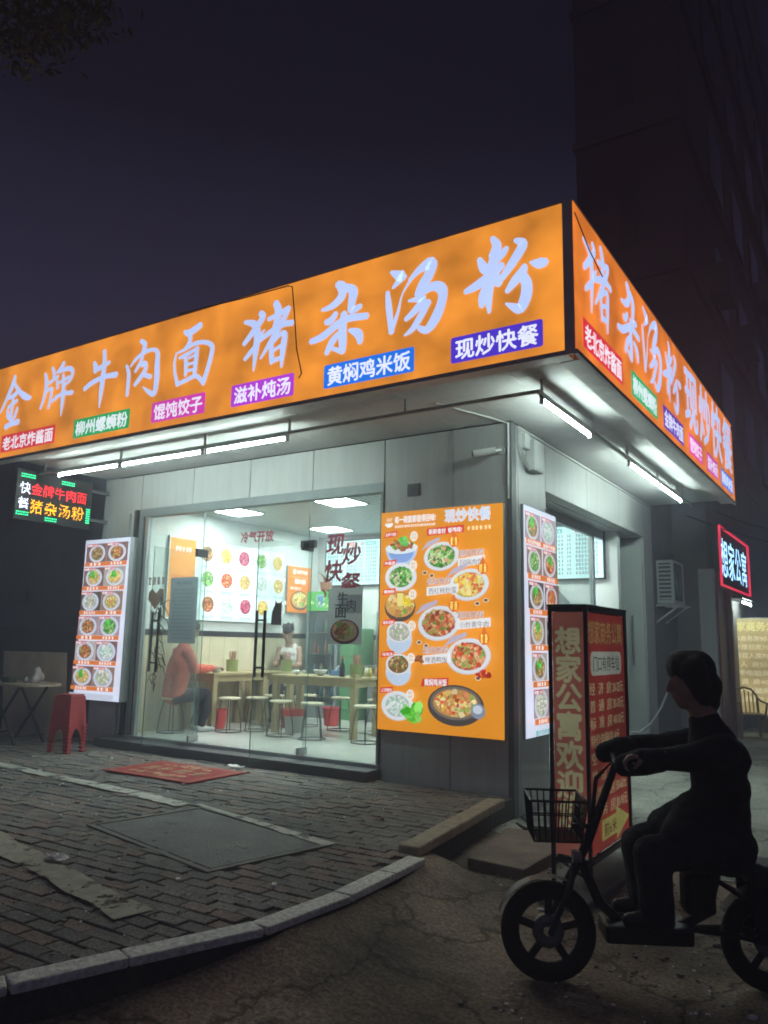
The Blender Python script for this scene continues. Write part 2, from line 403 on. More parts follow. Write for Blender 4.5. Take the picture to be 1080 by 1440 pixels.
# ================================================================== SETTING
g = MB(); g.add([(-400,-400,0),(400,-400,0),(400,600,0),(-400,600,0)], [(0,1,2,3)])
m_road = M('dirty_road', (.27,.215,.165), .9, 0, .35, .9, .8, 26)
def weather(mt, crack=.8, sc=1.3, dark=.45):      # cracks, oil stains and pale dust by place
    n = mt.node_tree; b = n.nodes['Principled BSDF']; src = b.inputs['Base Color'].links[0].from_socket
    ge = n.nodes.new('ShaderNodeNewGeometry'); v = n.nodes.new('ShaderNodeTexVoronoi'); v.feature = 'DISTANCE_TO_EDGE'; v.inputs['Scale'].default_value = sc
    nz = n.nodes.new('ShaderNodeTexNoise'); nz.inputs['Scale'].default_value = 3; nz.inputs['Detail'].default_value = 8; n.links.new(ge.outputs['Position'], nz.inputs[0])
    ml = n.nodes.new('ShaderNodeVectorMath'); ml.operation = 'MULTIPLY_ADD'; ml.inputs[1].default_value = (.7,.7,.7); n.links.new(nz.outputs['Color'], ml.inputs[0]); n.links.new(ge.outputs['Position'], ml.inputs[2]); n.links.new(ml.outputs[0], v.inputs['Vector'])
    r1 = n.nodes.new('ShaderNodeValToRGB'); n.links.new(v.outputs['Distance'], r1.inputs[0]); r1.color_ramp.elements[0].color = (1-crack,)*3+(1,); r1.color_ramp.elements[1].position = .022
    n2 = n.nodes.new('ShaderNodeTexNoise'); n2.inputs['Scale'].default_value = .9; n2.inputs['Detail'].default_value = 9; n2.inputs['Roughness'].default_value = .65; n.links.new(ge.outputs['Position'], n2.inputs[0])
    r2 = n.nodes.new('ShaderNodeValToRGB'); n.links.new(n2.outputs[0], r2.inputs[0]); r2.color_ramp.elements[0].position = .36; r2.color_ramp.elements[0].color = (dark,)*3+(1,); r2.color_ramp.elements[1].position = .58; r2.color_ramp.elements[1].color = (1.15,1.12,1.08,1)
    n3 = n.nodes.new('ShaderNodeTexNoise'); n3.inputs['Scale'].default_value = 55; n3.inputs['Detail'].default_value = 4; n.links.new(ge.outputs['Position'], n3.inputs[0])
    r3 = n.nodes.new('ShaderNodeValToRGB'); n.links.new(n3.outputs[0], r3.inputs[0]); r3.color_ramp.elements[0].position = .35; r3.color_ramp.elements[0].color = (.55,)*3+(1,); r3.color_ramp.elements[1].position = .68; r3.color_ramp.elements[1].color = (1.35,)*3+(1,)
    for r_ in ((r1, r2, r3) if crack else (r2, r3)):
        mx = n.nodes.new('ShaderNodeMixRGB'); mx.blend_type = 'MULTIPLY'; mx.inputs[0].default_value = 1; n.links.new(src, mx.inputs[1]); n.links.new(r_.outputs[0], mx.inputs[2]); src = mx.outputs[0]
    n.links.new(src, b.inputs['Base Color'])
weather(m_road, .7, .9)
tag(obj('road', g, m_road), kind='structure')
ap = MB()                                        # concrete apron of the side alley, with a broken edge
edge = [(-.02,-.55),(.9,-.75),(1.35,-.62),(1.9,-.9),(2.6,-.75),(3.4,-1.0),(4.6,-.9),(7,-1.1)]
pts = edge+[(7,40),(-.02,40)]
ap.add([(x,y,.006) for x,y in pts], [tuple(range(len(pts)))])
ap.add([(x,y,.006) for x,y in edge]+[(x,y,-.02) for x,y in edge], [(i, i+len(edge), i+1+len(edge), i+1) for i in range(len(edge)-1)])
m_alley = M('alley_concrete', (.36,.37,.33), .85, 0, .35, 1.6, .6, 22)
weather(m_alley, .75, .7, .5)
tag(obj('alley_pavement', ap, m_alley), kind='structure')

# raised pavement in front of the shop
KERB = [(-1.05,-6.6),(-.42,-5.55),(-.06,-4.86),(.10,-4.42),(.33,-3.82),(.38,-3.2),(.36,-2.72),(.34,-2.33),(.215,-2.2),(.0,-.42)]
ZP = .2
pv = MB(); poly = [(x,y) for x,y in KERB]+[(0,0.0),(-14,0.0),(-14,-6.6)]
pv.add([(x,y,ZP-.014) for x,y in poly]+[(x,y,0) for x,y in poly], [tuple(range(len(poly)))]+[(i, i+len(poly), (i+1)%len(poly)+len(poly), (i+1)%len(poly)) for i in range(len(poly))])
m_sand_shade = M('joint_sand_shade', (.085,.08,.073), .95, 0, .3, 30, .3, 80)  # sand of the joints; on the side under the kerb, shade put into the colour
pav = tag(obj('pavement', pv, m_sand_shade), kind='structure')
def kerb_x(y):
    for (x0,y0),(x1,y1) in zip(KERB, KERB[1:]):
        if y0 <= y <= y1: return x0+(x1-x0)*(y-y0)/(y1-y0)
    return 0
m_brick = [M('paver_grey', (.20,.19,.18), .85, 0, .25, 5, .5, 70), M('paver_dark', (.155,.15,.148), .85, 0, .25, 5, .5, 70),
           M('paver_reddish', (.24,.185,.165), .85, 0, .25, 5, .5, 70)]
for mt in m_brick: weather(mt, 0, 1, .66)
def in_slab(x, y, mrg=0):                        # the access cover, turned 12 degrees
    a = R(-12); dx, dy = x+1.17, y+2.70; u = dx*math.cos(a)+dy*math.sin(a); v = -dx*math.sin(a)+dy*math.cos(a)
    return abs(u) < .80+mrg and abs(v) < .49+mrg
bm_ = MB(); h = (.097, .047)
bm_.add([(-h[0],-h[1],-.03),(h[0],-h[1],-.03),(h[0],h[1],-.03),(-h[0],h[1],-.03),
         (-h[0]+0.0,-h[1],-.004),(h[0],-h[1],-.004),(h[0],h[1],-.004),(-h[0],h[1],-.004),
         (-h[0]+.005,-h[1]+.005,0),(h[0]-.005,-h[1]+.005,0),(h[0]-.005,h[1]-.005,0),(-h[0]+.005,h[1]-.005,0)],
        [(8,9,10,11),(4,5,9,8),(5,6,10,9),(6,7,11,10),(7,4,8,11),(0,1,5,4),(1,2,6,5),(2,3,7,6),(3,0,4,7)])
spots = []
j = 0; y = -6.5
while y < -.04:
    x = -9.6+(j % 2)*.1
    while x < .5:
        if x < kerb_x(y)-.06 and not in_slab(x, y, -.02):
            d = Vector((x,y,ZP))-CAM; dep = d.dot(_fw)
            if dep > .3:
                px = CX+FPX*d.dot(RT)/dep; py = CY-FPX*d.dot(UP)/dep
                if -60 < px < 1100 and py < 1520: spots.append((dep, x, y))
        x += .2
    y += .1; j += 1
spots.sort()
meshes = []
for mt in m_brick:
    o = obj('paver', bm_, mt, pav, local=True); o.location = (0,0,-5); meshes.append(o.data); bpy.data.objects.remove(o)
for dep, x, y in spots[:300]:
    o = bpy.data.objects.new('paver', rnd.choice((meshes[0], meshes[0], meshes[1], meshes[2]))); COL.objects.link(o); o.parent = pav
    o.location = (x+rnd.uniform(-.002,.002), y, ZP+rnd.uniform(-.006,.004)+.01*mnoise.noise(Vector((x*2,y*2,0)))); o.rotation_euler = (rnd.uniform(-.025,.025), rnd.uniform(-.02,.02), rnd.uniform(-.025,.025))
rest = MB()
for dep, x, y in spots[300:]:
    mi = rnd.choice((0,0,1,2)); dz = rnd.uniform(-.006,.004)+.01*mnoise.noise(Vector((x*2,y*2,0))); rz = rnd.uniform(-.015,.015); tx, ty = rnd.uniform(-.012,.012), rnd.uniform(-.012,.012)
    rest.add([(x+a-b*rz, y+b+a*rz, ZP+c+dz+a*tx+b*ty) for a,b,c in bm_.v], bm_.f, None, mi)
tag(obj('paver_field', rest, m_brick, pav), kind='stuff')

def thick_path(mb, pts, w_, z0, z1):
    for p, q in zip(pts, pts[1:]):
        p, q = Vector((*p,0)), Vector((*q,0)); d = (q-p); L = d.length; d.normalize(); n_ = Vector((-d.y, d.x, 0))
        mb.obox((p+q)/2+Vector((0,0,(z0+z1)/2)), (L/2-.004, w_/2, (z1-z0)/2), d, n_, (0,0,1))
kb = thing('kerb', 'pale granite kerb stones along the edge of the brick pavement', 'kerb', (.2,-3.5,0))
for i, (p, q) in enumerate(zip(KERB[:7], KERB[1:8])):
    k_ = MB(); thick_path(k_, [p, q], .125, ZP-.03, ZP+.010+rnd.uniform(-.004,.004)); obj('kerb_stone', k_, m_kerb, kb, bevel=.008)
kb2 = MB(); thick_path(kb2, [(.235,-2.27),(.02,-.42)], .15, ZP-.02, ZP+.05)
tag(obj('kerb_block', kb2, M('tan_stone', (.36,.30,.22), .8, 0, .25, 14, .4, 80), bevel=.012), 'tan stone kerb block raised above the pavement by the shop corner', 'kerb')
bk_ = MB(); NB = 40; vs_ = []                    # earth banked up against the kerb
prof = [(0,1),(.12,.86),(.3,.55),(.55,.25),(.9,.06),(1.2,-.03)]
for i in range(NB+1):
    y = -6.0+4.0*i/NB; xk = kerb_x(y)+.05; hh = (.05+.13*max(0,min(1,(y+4.6)/1.0)))*(.9+.2*mnoise.noise(Vector((0,y*2,0))))
    for d_, f_ in prof: vs_.append((xk+d_*(1+.25*mnoise.noise(Vector((d_*3,y*1.5,2)))), y, hh*f_+.012*mnoise.noise(Vector((d_*7,y*6,1)))*(f_ > 0)))
bk_.add(vs_, [(i*6+j,i*6+j+1,(i+1)*6+j+1,(i+1)*6+j) for i in range(NB) for j in range(5)])
tag(obj('earth_bank', bk_, m_road, smooth=True), kind='structure')
# access cover in the pavement
ac = thing('access_cover', 'large rectangular concrete access cover set in the brick pavement', 'access cover', (-1.17,-2.70,ZP), R(-12))
q = MB(); q.box(-.74,.74,-.43,.43,-.05,.006); obj('lid', q, M('cover_concrete', (.16,.162,.16), .8, 0, .3, 4, .5, 50), ac, bevel=.006, local=True)
q = MB()
for a in ((-.80,.80,-.49,-.445),(-.80,.80,.445,.49),(-.80,-.755,-.445,.445),(.755,.80,-.445,.445)): q.box(*a,-.05,.009)
obj('frame', q, m_conc, ac, bevel=.004, local=True)
for u in (-.45,.45):
    q = MB(); q.box(u-.05,u+.05,-.02,.02,.0062,.0075); obj('lifting_slot', q, m_black, ac, local=True)
# worn painted lines
def wornmat(name, col, cut):
    mt = M(name, col, .8, 0, .25, 12); n = mt.node_tree; b = n.nodes['Principled BSDF']
    t = n.nodes.new('ShaderNodeTexCoord'); nz = n.nodes.new('ShaderNodeTexNoise'); nz.inputs['Scale'].default_value = 7; nz.inputs['Detail'].default_value = 9; nz.inputs['Roughness'].default_value = .7
    n.links.new(t.outputs['Object'], nz.inputs[0]); r_ = n.nodes.new('ShaderNodeValToRGB'); n.links.new(nz.outputs[0], r_.inputs[0])
    r_.color_ramp.elements[0].position = cut; r_.color_ramp.elements[1].position = cut+.06
    n.links.new(r_.outputs[0], b.inputs['Alpha']); return mt
m_line = wornmat('worn_mortar_paint', (.50,.50,.45), .40)
def strip(name, label, p, q, w0, w1, mt, n=14):
    p, q = Vector((*p,0)), Vector((*q,0)); d = (q-p).normalized(); nn = Vector((-d.y,d.x,0)); mb = MB(); vs_ = []
    for i in range(n+1):
        c = p.lerp(q, i/n); w_ = (w0+(w1-w0)*i/n)/2
        vs_ += [c+nn*w_*rnd.uniform(.75,1.15)+Vector((0,0,ZP+.0125)), c-nn*w_*rnd.uniform(.75,1.15)+Vector((0,0,ZP+.0125))]
    mb.add(vs_, [(2*i,2*i+1,2*i+3,2*i+2) for i in range(n)])
    o = obj(name, mb, mt, pav); return o
strip('painted_line', '', (-6.5,-1.75), (-2.75,-2.02), .15, .15, m_line)
strip('painted_line', '', (-2.7,-2.03), (-2.0,-2.12), .16, .16, m_line)
strip('painted_line', '', (-1.95,-2.02), (-.28,-2.42), .05, .12, m_line)
strip('painted_line', '', (-4.2,-3.2), (-.25,-4.08), .24, .20, wornmat('worn_tan_paint', (.36,.34,.27), .40))

# ================================================================== SHOP
XL, XE = -6.1, 0.0; ZS = 3.73; SILL = .33; ZH = 3.2
shop = thing('shop_building', 'single storey corner noodle shop with glass front and grey panel walls', 'shop', (-3,2,0))
def part(name, mt, *boxes, bevel=0, parent=None):
    q = MB()
    for b in boxes: q.box(*b)
    return obj(name, q, mt, parent or shop, bevel=bevel)
# front wall panels (seams between them)
xs = [-6.1,-5.33]
part('wall_panel', m_wall, (-6.1,-5.335,0,.16,.2,3.72), bevel=.006)
hx = [-5.33,-4.37,-3.40,-2.44,-1.465]
for a, b in zip(hx, hx[1:]): part('wall_panel', m_wall, (a+.004,b-.004,0,.16,ZH+.05,3.72), bevel=.006)
part('wall_panel', m_wall, (-1.46,-.66,0,.16,.0,3.72), bevel=.006)
part('wall_panel', m_wall, (-.652,0,0,.16,.0,3.72), bevel=.006)
part('joint_strip', m_trim, (-.675,-.637,-.012,-.001,2.92,3.70))
part('corner_trim', m_grey, (-.05,.006,-.006,-.0005,0,3.72), (.0005,.006,-.0005,.10,0,3.72))
# right wall
part('side_wall_panel', m_wall, (-.16,0,.165,.90,.0,3.72), bevel=.006)
for a, b in ((.905,2.28),(2.286,3.6),(3.606,4.85)): part('side_wall_panel', m_wall, (-.16,0,a,b,3.18,3.72), bevel=.006)
part('side_wall_panel', m_wall, (-.16,0,4.856,5.35,.0,3.72), bevel=.006)
part('side_reveal', m_wall, (-.42,-.165,4.85,4.95,.0,3.22), (-.42,-.165,.82,.905,.0,3.22), (-.42,-.165,.91,4.845,3.175,3.22))
# end, back and roof
part('back_wall', m_iwall, (-6.1,-.165,4.06,4.2,.0,3.72))
part('back_corner_wall', m_wall, (-.30,-.165,4.96,5.35,.0,3.72), (-3,-.165,5.2,5.35,.0,3.72))
part('end_wall', m_wall, (-6.1,-5.96,.165,4.05,.0,3.72))
part('left_inner_wall', m_iwall, (-5.95,-5.45,.165,4.05,SILL,3.37))
part('right_inner_wall', m_iwall, (-.28,-.165,.165,.815,SILL,3.37))
m_ceil = M('perforated_ceiling_tile', (.66,.70,.68), .45, .2, .05, 2)
n = m_ceil.node_tree; b = n.nodes['Principled BSDF']; src = b.inputs['Base Color'].links[0].from_socket
t = n.nodes.new('ShaderNodeTexCoord'); mp = n.nodes.new('ShaderNodeMapping'); mp.inputs['Rotation'].default_value = (0,0,R(45)); n.links.new(t.outputs['Object'], mp.inputs[0])
ck = n.nodes.new('ShaderNodeTexChecker'); ck.inputs['Scale'].default_value = 13; n.links.new(mp.outputs[0], ck.inputs[0])
mx = n.nodes.new('ShaderNodeMixRGB'); mx.blend_type = 'MULTIPLY'; mx.inputs[0].default_value = 1
ck.inputs['Color1'].default_value = (1,1,1,1); ck.inputs['Color2'].default_value = (.40,.42,.43,1)
n.links.new(src, mx.inputs[1]); n.links.new(ck.outputs[0], mx.inputs[2]); n.links.new(mx.outputs[0], b.inputs['Base Color'])
ct = MB(); ct.box(-5.45,-.285,.165,4.06,3.37,3.40); obj('ceiling', ct, m_ceil, shop)
part('floor_slab', m_tile, (-5.95,-1.47,.02,4.05,.05,SILL), (-1.47,-.165,.17,4.05,.05,SILL))
part('step', M('dark_step_tile', (.07,.07,.075), .5, 0, .2, 6), (-5.62,-1.44,-.26,-.005,.1,.30), bevel=.01)
part('threshold', m_trim, (-5.33,-1.46,-.03,.10,.285,.338))
part('roof', m_dark, (-6.1,1.05,-1.55,5.35,3.80,3.86))
part('wainscot', m_wain, (-5.45,-5.435,.2,4.05,SILL,1.60)); part('wainscot', m_wain, (-5.43,-.30,4.045,4.059,SILL,1.60))
part('dado_band', m_dark, (-5.45,-5.43,.2,4.05,1.60,1.68)); part('dado_band', m_dark, (-5.43,-.30,4.04,4.059,1.60,1.68))
for i in range(13):
    part('panel_groove', M('groove', (.34,.29,.16), .6) if i == 0 else bpy.data.materials['groove'], (-5.434,-5.4335,.3+i*.3,.306+i*.3,SILL,1.60))
part('vent', m_dark, (-1.17,-1.02,-.012,-.001,3.07,3.20))
for i in range(5): part('vent_slat', m_grey, (-1.165,-1.025,-.02,-.012,3.08+i*.024,3.09+i*.024))
# glazing frame
part('front_frame', m_tr2, (-5.33,-1.46,-.02,.09,3.14,3.25), (-5.33,-5.25,-.02,.09,.338,3.14), (-1.50,-1.462,-.02,.09,.338,3.14), bevel=.004)
part('front_frame', m_dark, (-5.40,-5.345,-.05,-.003,.33,3.24))
part('jamb_post', m_trim, (-5.22,-5.16,-.01,.06,.338,3.14), (-5.56,-5.50,-.04,-.002,.30,3.2), bevel=.004)
part('frame_shadow_gap', m_black, (-5.25,-5.22,0,.05,.338,3.14))
HL, HR = -4.153, -2.485
def pane(name, x0, x1, y0, y1, z0, z1, parent=None):
    q = MB(); q.box(x0,x1,y0,y1,z0,z1)
    big = 'x' if (y1-y0) < (x1-x0) else 'y'
    for i, f in enumerate(q.f):
        if big == 'x': q.m[i] = 0 if i in (2,4) else 1
        else: q.m[i] = 0 if i in (3,5) else 1
    return obj(name, q, [m_glass, m_gedge], parent or shop)
pane('glass_pane', -5.155, HL-.006, .02, .031, .34, 3.138)
pane('glass_pane', HR+.006, -1.505, .02, .031, .34, 3.138)
pane('transom_pane', HL+.002, HR-.002, .02, .031, 2.64, 3.138)
for hx_, nm in ((HL, 'a'), (HR, 'b')):            # the two leaves stand open at right angles to the front
    dr = thing('glass_door', 'open frameless glass door leaf nearer the menu light box' if nm == 'a' else 'open frameless glass door leaf nearer the orange menu panel', 'door', (hx_, 0, SILL))
    y0 = -.74 if nm == 'a' else -.81
    pane('leaf', hx_-.006, hx_+.006, y0, .09, .36, 2.61, dr)
    q = MB(); q.box(hx_-.016,hx_+.016,-.06,.10,.345,.42); obj('floor_pivot', q, m_steel, dr, bevel=.004)
    q = MB(); q.box(hx_-.018,hx_+.018,-.09,.10,2.56,2.66); obj('patch_fitting', q, m_dark, dr, bevel=.004)
    for sx_ in (-1, 1):
        q = MB(); yy = y0+.08; q.cyl((hx_+sx_*.055,yy,1.18),(hx_+sx_*.055,yy,1.86),.016,n=10)
        for zz in (1.28,1.76): q.cyl((hx_+sx_*.005,yy,zz),(hx_+sx_*.055,yy,zz),.010,n=8)
        obj('handle', q, m_dark, dr, smooth=False)
part('door_fitting', m_dark, (HR-.10,HR+.10,.0,.05,2.60,2.68))
# side entrance glazing
part('side_frame', m_trim, (-.40,-.34,.91,4.84,3.05,3.17), (-.40,-.34,3.52,3.60,.2,3.05), (-.40,-.34,.91,.98,.2,3.05), bevel=.004)
pane('side_pane', -.375, -.365, .985, 2.2, .2, 3.05); pane('side_pane', -.375, -.365, 2.21, 3.515, .2, 3.05)
part('side_step', m_conc, (-.42,.0,.91,4.84,.01,.18), bevel=.01)
sdoor = thing('side_door', 'pale side door with steel pull handle at the alley entrance', 'door', (-.3,4.8,.18))
q = MB(); q.box(-.335,-.02,4.80,4.84,.19,3.05); obj('leaf', q, M('pale_door', (.55,.62,.58), .35, 0, .04), sdoor, bevel=.004)
q = MB(); q.cyl((-.17,4.745,1.30),(-.17,4.745,2.02),.017); q.cyl((-.17,4.745,1.42),(-.17,4.80,1.42),.01); q.cyl((-.17,4.745,1.9),(-.17,4.80,1.9),.01); obj('handle', q, m_steel, sdoor)
# canopy soffit in panels, beams, frame
for i in range(13):
    a = -6.1+i*.552; b = a+.548
    part('soffit_panel', m_soffit, (a, b, -1.62, -.004, ZS, ZS+.03))
for i in range(10):
    a = -.004+i*.5365; b = a+.532
    part('soffit_panel', m_soffit, (.004, 1.10, a, b, ZS, ZS+.03))
part('canopy_rail', m_edge, (-6.1,.685,-1.106,-1.074,3.583,3.612)); part('canopy_rail', m_edge, (.694,.726,-1.106,4.9,3.583,3.612))
for xx in (-5.9,-4.435,-3.07,-1.9,-.55): part('rail_hanger', m_edge, (xx-.012,xx+.012,-1.10,-1.08,3.612,ZS))
for yy in (-1.0,.3,1.5,2.845,4.2): part('rail_hanger', m_edge, (.70,.72,yy-.012,yy+.012,3.612,ZS))
part('canopy_edge', m_grey, (-6.1,1.09,-1.60,-1.45,ZS-.05,ZS-.002), (1.095,1.09+.15-.13,-1.6,5.0,ZS-.05,ZS-.002))
part('conduit', m_white, (.0065,.03,.12,5.3,3.685,3.705))
# ceiling light panels of the room
for x, y in ((-4.75,1.25),(-2.95,1.25),(-1.2,1.25),(-4.55,3.2),(-2.9,3.2),(-1.2,3.2)):
    cl = thing('ceiling_light', 'square white lit panel in the perforated shop ceiling', 'ceiling light', (x,y,3.36), group='lit panels in the shop ceiling')
    q = MB(); q.box(-.25,.25,-.25,.25,-.004,.006); obj('diffuser', q, m_panel, cl, local=True)
    q = MB()
    for a in ((-.275,.275,-.275,-.252),(-.275,.275,.252,.275),(-.275,-.252,-.252,.252),(.252,.275,-.252,.252)): q.box(*a,-.008,.008)
    obj('frame', q, m_white, cl, local=True)
# fluorescent battens under the canopy
def batten(p, q_, label, group):
    p, q_ = Vector(p), Vector(q_); t_ = thing('tube_light', label, 'tube light', (p+q_)/2, group=group); d = (q_-p).normalized()
    z = Vector((0,0,1)); b_ = MB(); b_.bar(p+z*.032, q_+z*.032, .032, .022); obj('housing', b_, m_white, t_)
    b_ = MB(); b_.cyl(p+d*.03, q_-d*.03, .013, n=10); obj('tube', b_, m_tube, t_)
    for e, f in ((p, 1), (q_, -1)):
        b_ = MB(); b_.bar(e, e+d*f*.03, .03, .05); obj('end_cap', b_, m_white, t_)
for i, (a, b) in enumerate(((-5.62,-4.45),(-4.42,-3.09),(-3.05,-1.91))):
    batten((a,-1.09,3.54),(b,-1.09,3.54), ['lit fluorescent tube over the menu light box end of the front','middle lit fluorescent tube of the three over the glass front','lit fluorescent tube of the front row next to the unlit rail'][i], 'tubes over the front')
batten((.71,-1.02,3.54),(.71,.24,3.54), 'lit fluorescent tube on its own near the canopy corner', None)
for i, (a, b) in enumerate(((1.56,2.83),(2.86,4.12))):
    batten((.71,a,3.54),(.71,b,3.54), ['lit fluorescent tube of the alley pair nearer the canopy corner','lit fluorescent tube at the far end of the alley canopy'][i], 'tubes over the alley')

# ------------------------------------------------------------------ big signs
YF, XF, Z0, Z1 = -1.788, 1.268, 3.62, 4.755
ORANGE = (.80,.275,.032); ORANGE2 = (.82,.215,.028)
def zpx(st, ox, oy, sc):                          # traced brush strokes: photo pixel -> metres on the sign face
    out = []
    for s_ in st:
        o_ = []
        for x, y, w_ in s_:
            p = on(ox+x/sc, oy+y/sc, 1, YF); p2 = on(ox+x/sc, oy+y/sc+w_/sc, 1, YF)
            o_.append((p.x, p.z, abs(p2.z-p.z)*1.14))
        out.append(o_)
    return out
BR = {
 '金': (0,440,6,[[(132,530,26),(115,600,44),(72,700,34),(32,790,25),(2,850,14)],[(125,590,22),(165,660,34),(215,706,50),(262,718,26)],[(78,722,24),(125,695,36),(148,672,34)],[(72,800,28),(120,762,30),(150,738,26)],[(122,690,22),(108,780,30),(95,880,28),(88,930,22)],[(66,815,18),(72,870,36),(84,902,18)],[(152,800,22),(130,870,30),(105,912,22)],[(48,966,44),(100,940,34),(162,918,46)]]),
 '牌': (0,440,6,[[(385,512,24),(396,575,36),(390,655,36),(368,740,30),(342,812,22)],[(447,462,24),(461,512,32),(456,562,28)],[(402,604,18),(440,578,26),(500,532,18)],[(398,664,20),(440,640,30),(434,700,28),(410,808,26)],[(546,418,32),(522,466,36),(482,508,18)],[(482,535,20),(490,640,26)],[(500,502,22),(578,470,36),(618,492,34),(600,560,30),(558,604,22)],[(500,594,20),(590,540,24)],[(444,748,26),(510,694,26),(560,664,20)],[(470,712,20),(540,684,26),(618,672,36)],[(540,520,24),(541,650,40),(531,760,36),(519,872,10)]]),
 '牛': (0,440,6,[[(798,418,28),(812,470,52),(802,502,34)],[(800,492,34),(870,452,36),(930,416,28)],[(712,648,34),(780,592,40),(880,542,34),(990,520,46)],[(885,318,34),(886,420,40),(870,560,50),(855,680,40),(840,802,10)]]),
 '肉': (165,440,6.75,[[(226,266,36),(266,300,46),(250,370,46)],[(92,500,28),(112,580,40),(105,680,40),(96,788,34)],[(130,512,18),(180,442,30),(270,372,36),(350,350,30),(386,384,46),(382,500,56),(376,650,56),(352,768,46),(300,750,36),(246,704,12)],[(240,382,26),(234,450,36),(172,562,30)],[(230,500,40),(268,482,46),(270,540,42),(205,640,42),(166,690,32)],[(240,582,36),(324,610,40)]]),
 '面': (165,440,6.75,[[(638,178,26),(690,190,62),(800,112,54)],[(696,220,44),(690,282,42),(638,352,26)],[(562,396,18),(545,480,26),(552,580,30),(576,690,40)],[(560,390,12),(640,352,28),(750,290,36),(850,282,36),(904,322,46),(890,430,46),(850,570,46),(815,678,46)],[(570,682,34),(660,640,36),(750,600,36),(810,650,40)],[(650,420,34),(657,500,42),(650,600,28)],[(762,330,44),(752,450,46),(736,590,40)],[(590,432,22),(660,402,40),(740,352,28)],[(680,436,20),(740,404,20)],[(660,494,24),(740,474,24)],[(660,554,24),(740,538,24)]]),
 '猪': (325,390,5.4,[[(222,272,38),(245,302,46),(180,402,46),(98,512,34)],[(105,342,24),(178,358,50),(202,430,56),(190,560,46),(172,712,14)],[(206,500,28),(150,572,36),(104,628,28)],[(340,190,42),(361,250,56),(350,340,50),(330,382,36)],[(284,322,28),(350,290,36),(446,236,44)],[(210,490,28),(300,420,40),(390,362,40),(474,346,40)],[(440,252,28),(380,362,46),(310,482,40),(226,620,16)],[(310,512,34),(311,600,40),(308,660,22)],[(310,512,28),(370,442,30),(412,430,40),(400,530,50),(385,684,20)],[(322,562,24),(380,522,24)],[(312,640,34),(384,612,28)],[(262,398,8),(240,430,26),(215,482,28)]]),
 '杂': (325,390,5.4,[[(806,54,44),(848,72,62),(840,150,62),(770,220,46),(690,252,20)],[(820,82,50),(890,80,50),(930,112,70),(918,200,56),(920,250,52),(990,218,36)],[(604,492,38),(700,450,52),(820,352,52),(900,312,50),(1040,294,44)],[(718,342,36),(760,332,50),(802,272,38)],[(862,270,48),(850,380,62),(850,500,62),(852,574,36)],[(770,542,24),(850,566,40)],[(830,420,34),(772,490,52),(726,584,36)],[(900,402,24),(970,430,62),(984,502,36)]]),
 '汤': (520,320,3.857,[[(116,242,14),(165,264,52),(178,268,44),(126,330,14)],[(98,350,20),(105,430,32),(120,574,28)],[(120,562,24),(155,460,16),(180,360,8),(240,262,20)],[(216,290,18),(270,232,36),(332,196,62),(326,250,52),(290,312,52),(256,372,28)],[(268,374,22),(340,322,42),(390,332,52),(396,390,46),(360,490,52),(312,555,40),(266,545,24)],[(212,400,12),(290,390,40),(250,450,36),(196,502,24)],[(322,400,34),(280,480,36),(236,550,30),(190,588,10)]]),
 '粉': (520,320,3.857,[[(664,56,22),(690,102,46),(670,162,50)],[(594,170,22),(620,220,46),(652,242,40)],[(746,110,24),(722,142,36),(690,182,30)],[(518,352,26),(590,312,46),(680,242,42),(722,202,34)],[(690,82,28),(670,202,52),(646,330,52),(650,464,16)],[(652,280,28),(616,370,42),(610,432,26)],[(690,260,34),(702,312,40)],[(788,70,20),(832,92,46),(790,172,46),(730,262,34),(692,312,20)],[(870,190,8),(920,196,50),(962,188,36)],[(745,352,24),(790,292,46),(830,242,46),(842,206,26)],[(822,250,40),(852,302,50),(850,372,56),(820,440,50),(780,432,34),(740,414,10)]]),
}
BRM = {k: zpx(s_, ox, oy, sc) for k, (ox, oy, sc, s_) in BR.items()}
def bbox(st):
    xs_ = [p[0] for s_ in st for p in s_]; ys_ = [p[1] for s_ in st for p in s_]; return min(xs_), max(xs_), min(ys_), max(ys_)

sg = thing('shop_sign', 'long orange backlit shop sign with white brush characters over the glass front', 'sign', (-2.5,YF,Z0))
q = MB(); q.box(-6.35,1.186,YF+.02,YF+.19,Z0-.006,Z1+.006); obj('sign_box', q, m_edge, sg)
q = Canvas((0,YF+.002,0),(1,0,0),(0,0,1)); q.rect(-6.33,Z0,1.186,Z1,ORANGE); obj('face', q, m_sign, sg)
q = MB(); q.box(-6.35,1.19,YF-.012,YF+.018,Z0-.035,Z0-.001); q.box(-6.35,1.19,YF-.006,YF+.018,Z1+.001,Z1+.014); obj('edge_trim', q, m_edge, sg)
for k in '金牌牛肉面猪杂汤粉':
    q = Canvas((0,YF-.004,0),(1,0,0),(0,0,1)); q.strokes(BRM[k], LAV); obj('character', q, m_char, sg)
labs = [(-5.74,-4.70,'老北京炸酱面',(.62,.035,.05)),(-4.37,-3.45,'柳州螺蛳粉',(.012,.35,.11)),(-3.12,-2.37,'馄饨饺子',(.60,.05,.42)),(-2.03,-1.28,'滋补炖汤',(.42,.045,.62)),(-.95,-.05,'黄焖鸡米饭',(.012,.17,.78)),(.28,1.03,'现炒快餐',(.07,.035,.55))]
for a, b, t_, c in labs:
    q = Canvas((0,YF-.003,0),(1,0,0),(0,0,1)); q.rrect(a,3.685,b,3.895,.02,c); pl = obj('label_plate', q, m_char, sg)
    q2 = Canvas((0,YF-.006,0),(1,0,0),(0,0,1)); q2.textw(t_,a+.035,b-.03,3.705,.172,(.86,.9,1.0),.022); obj('lettering', q2, m_char, pl)
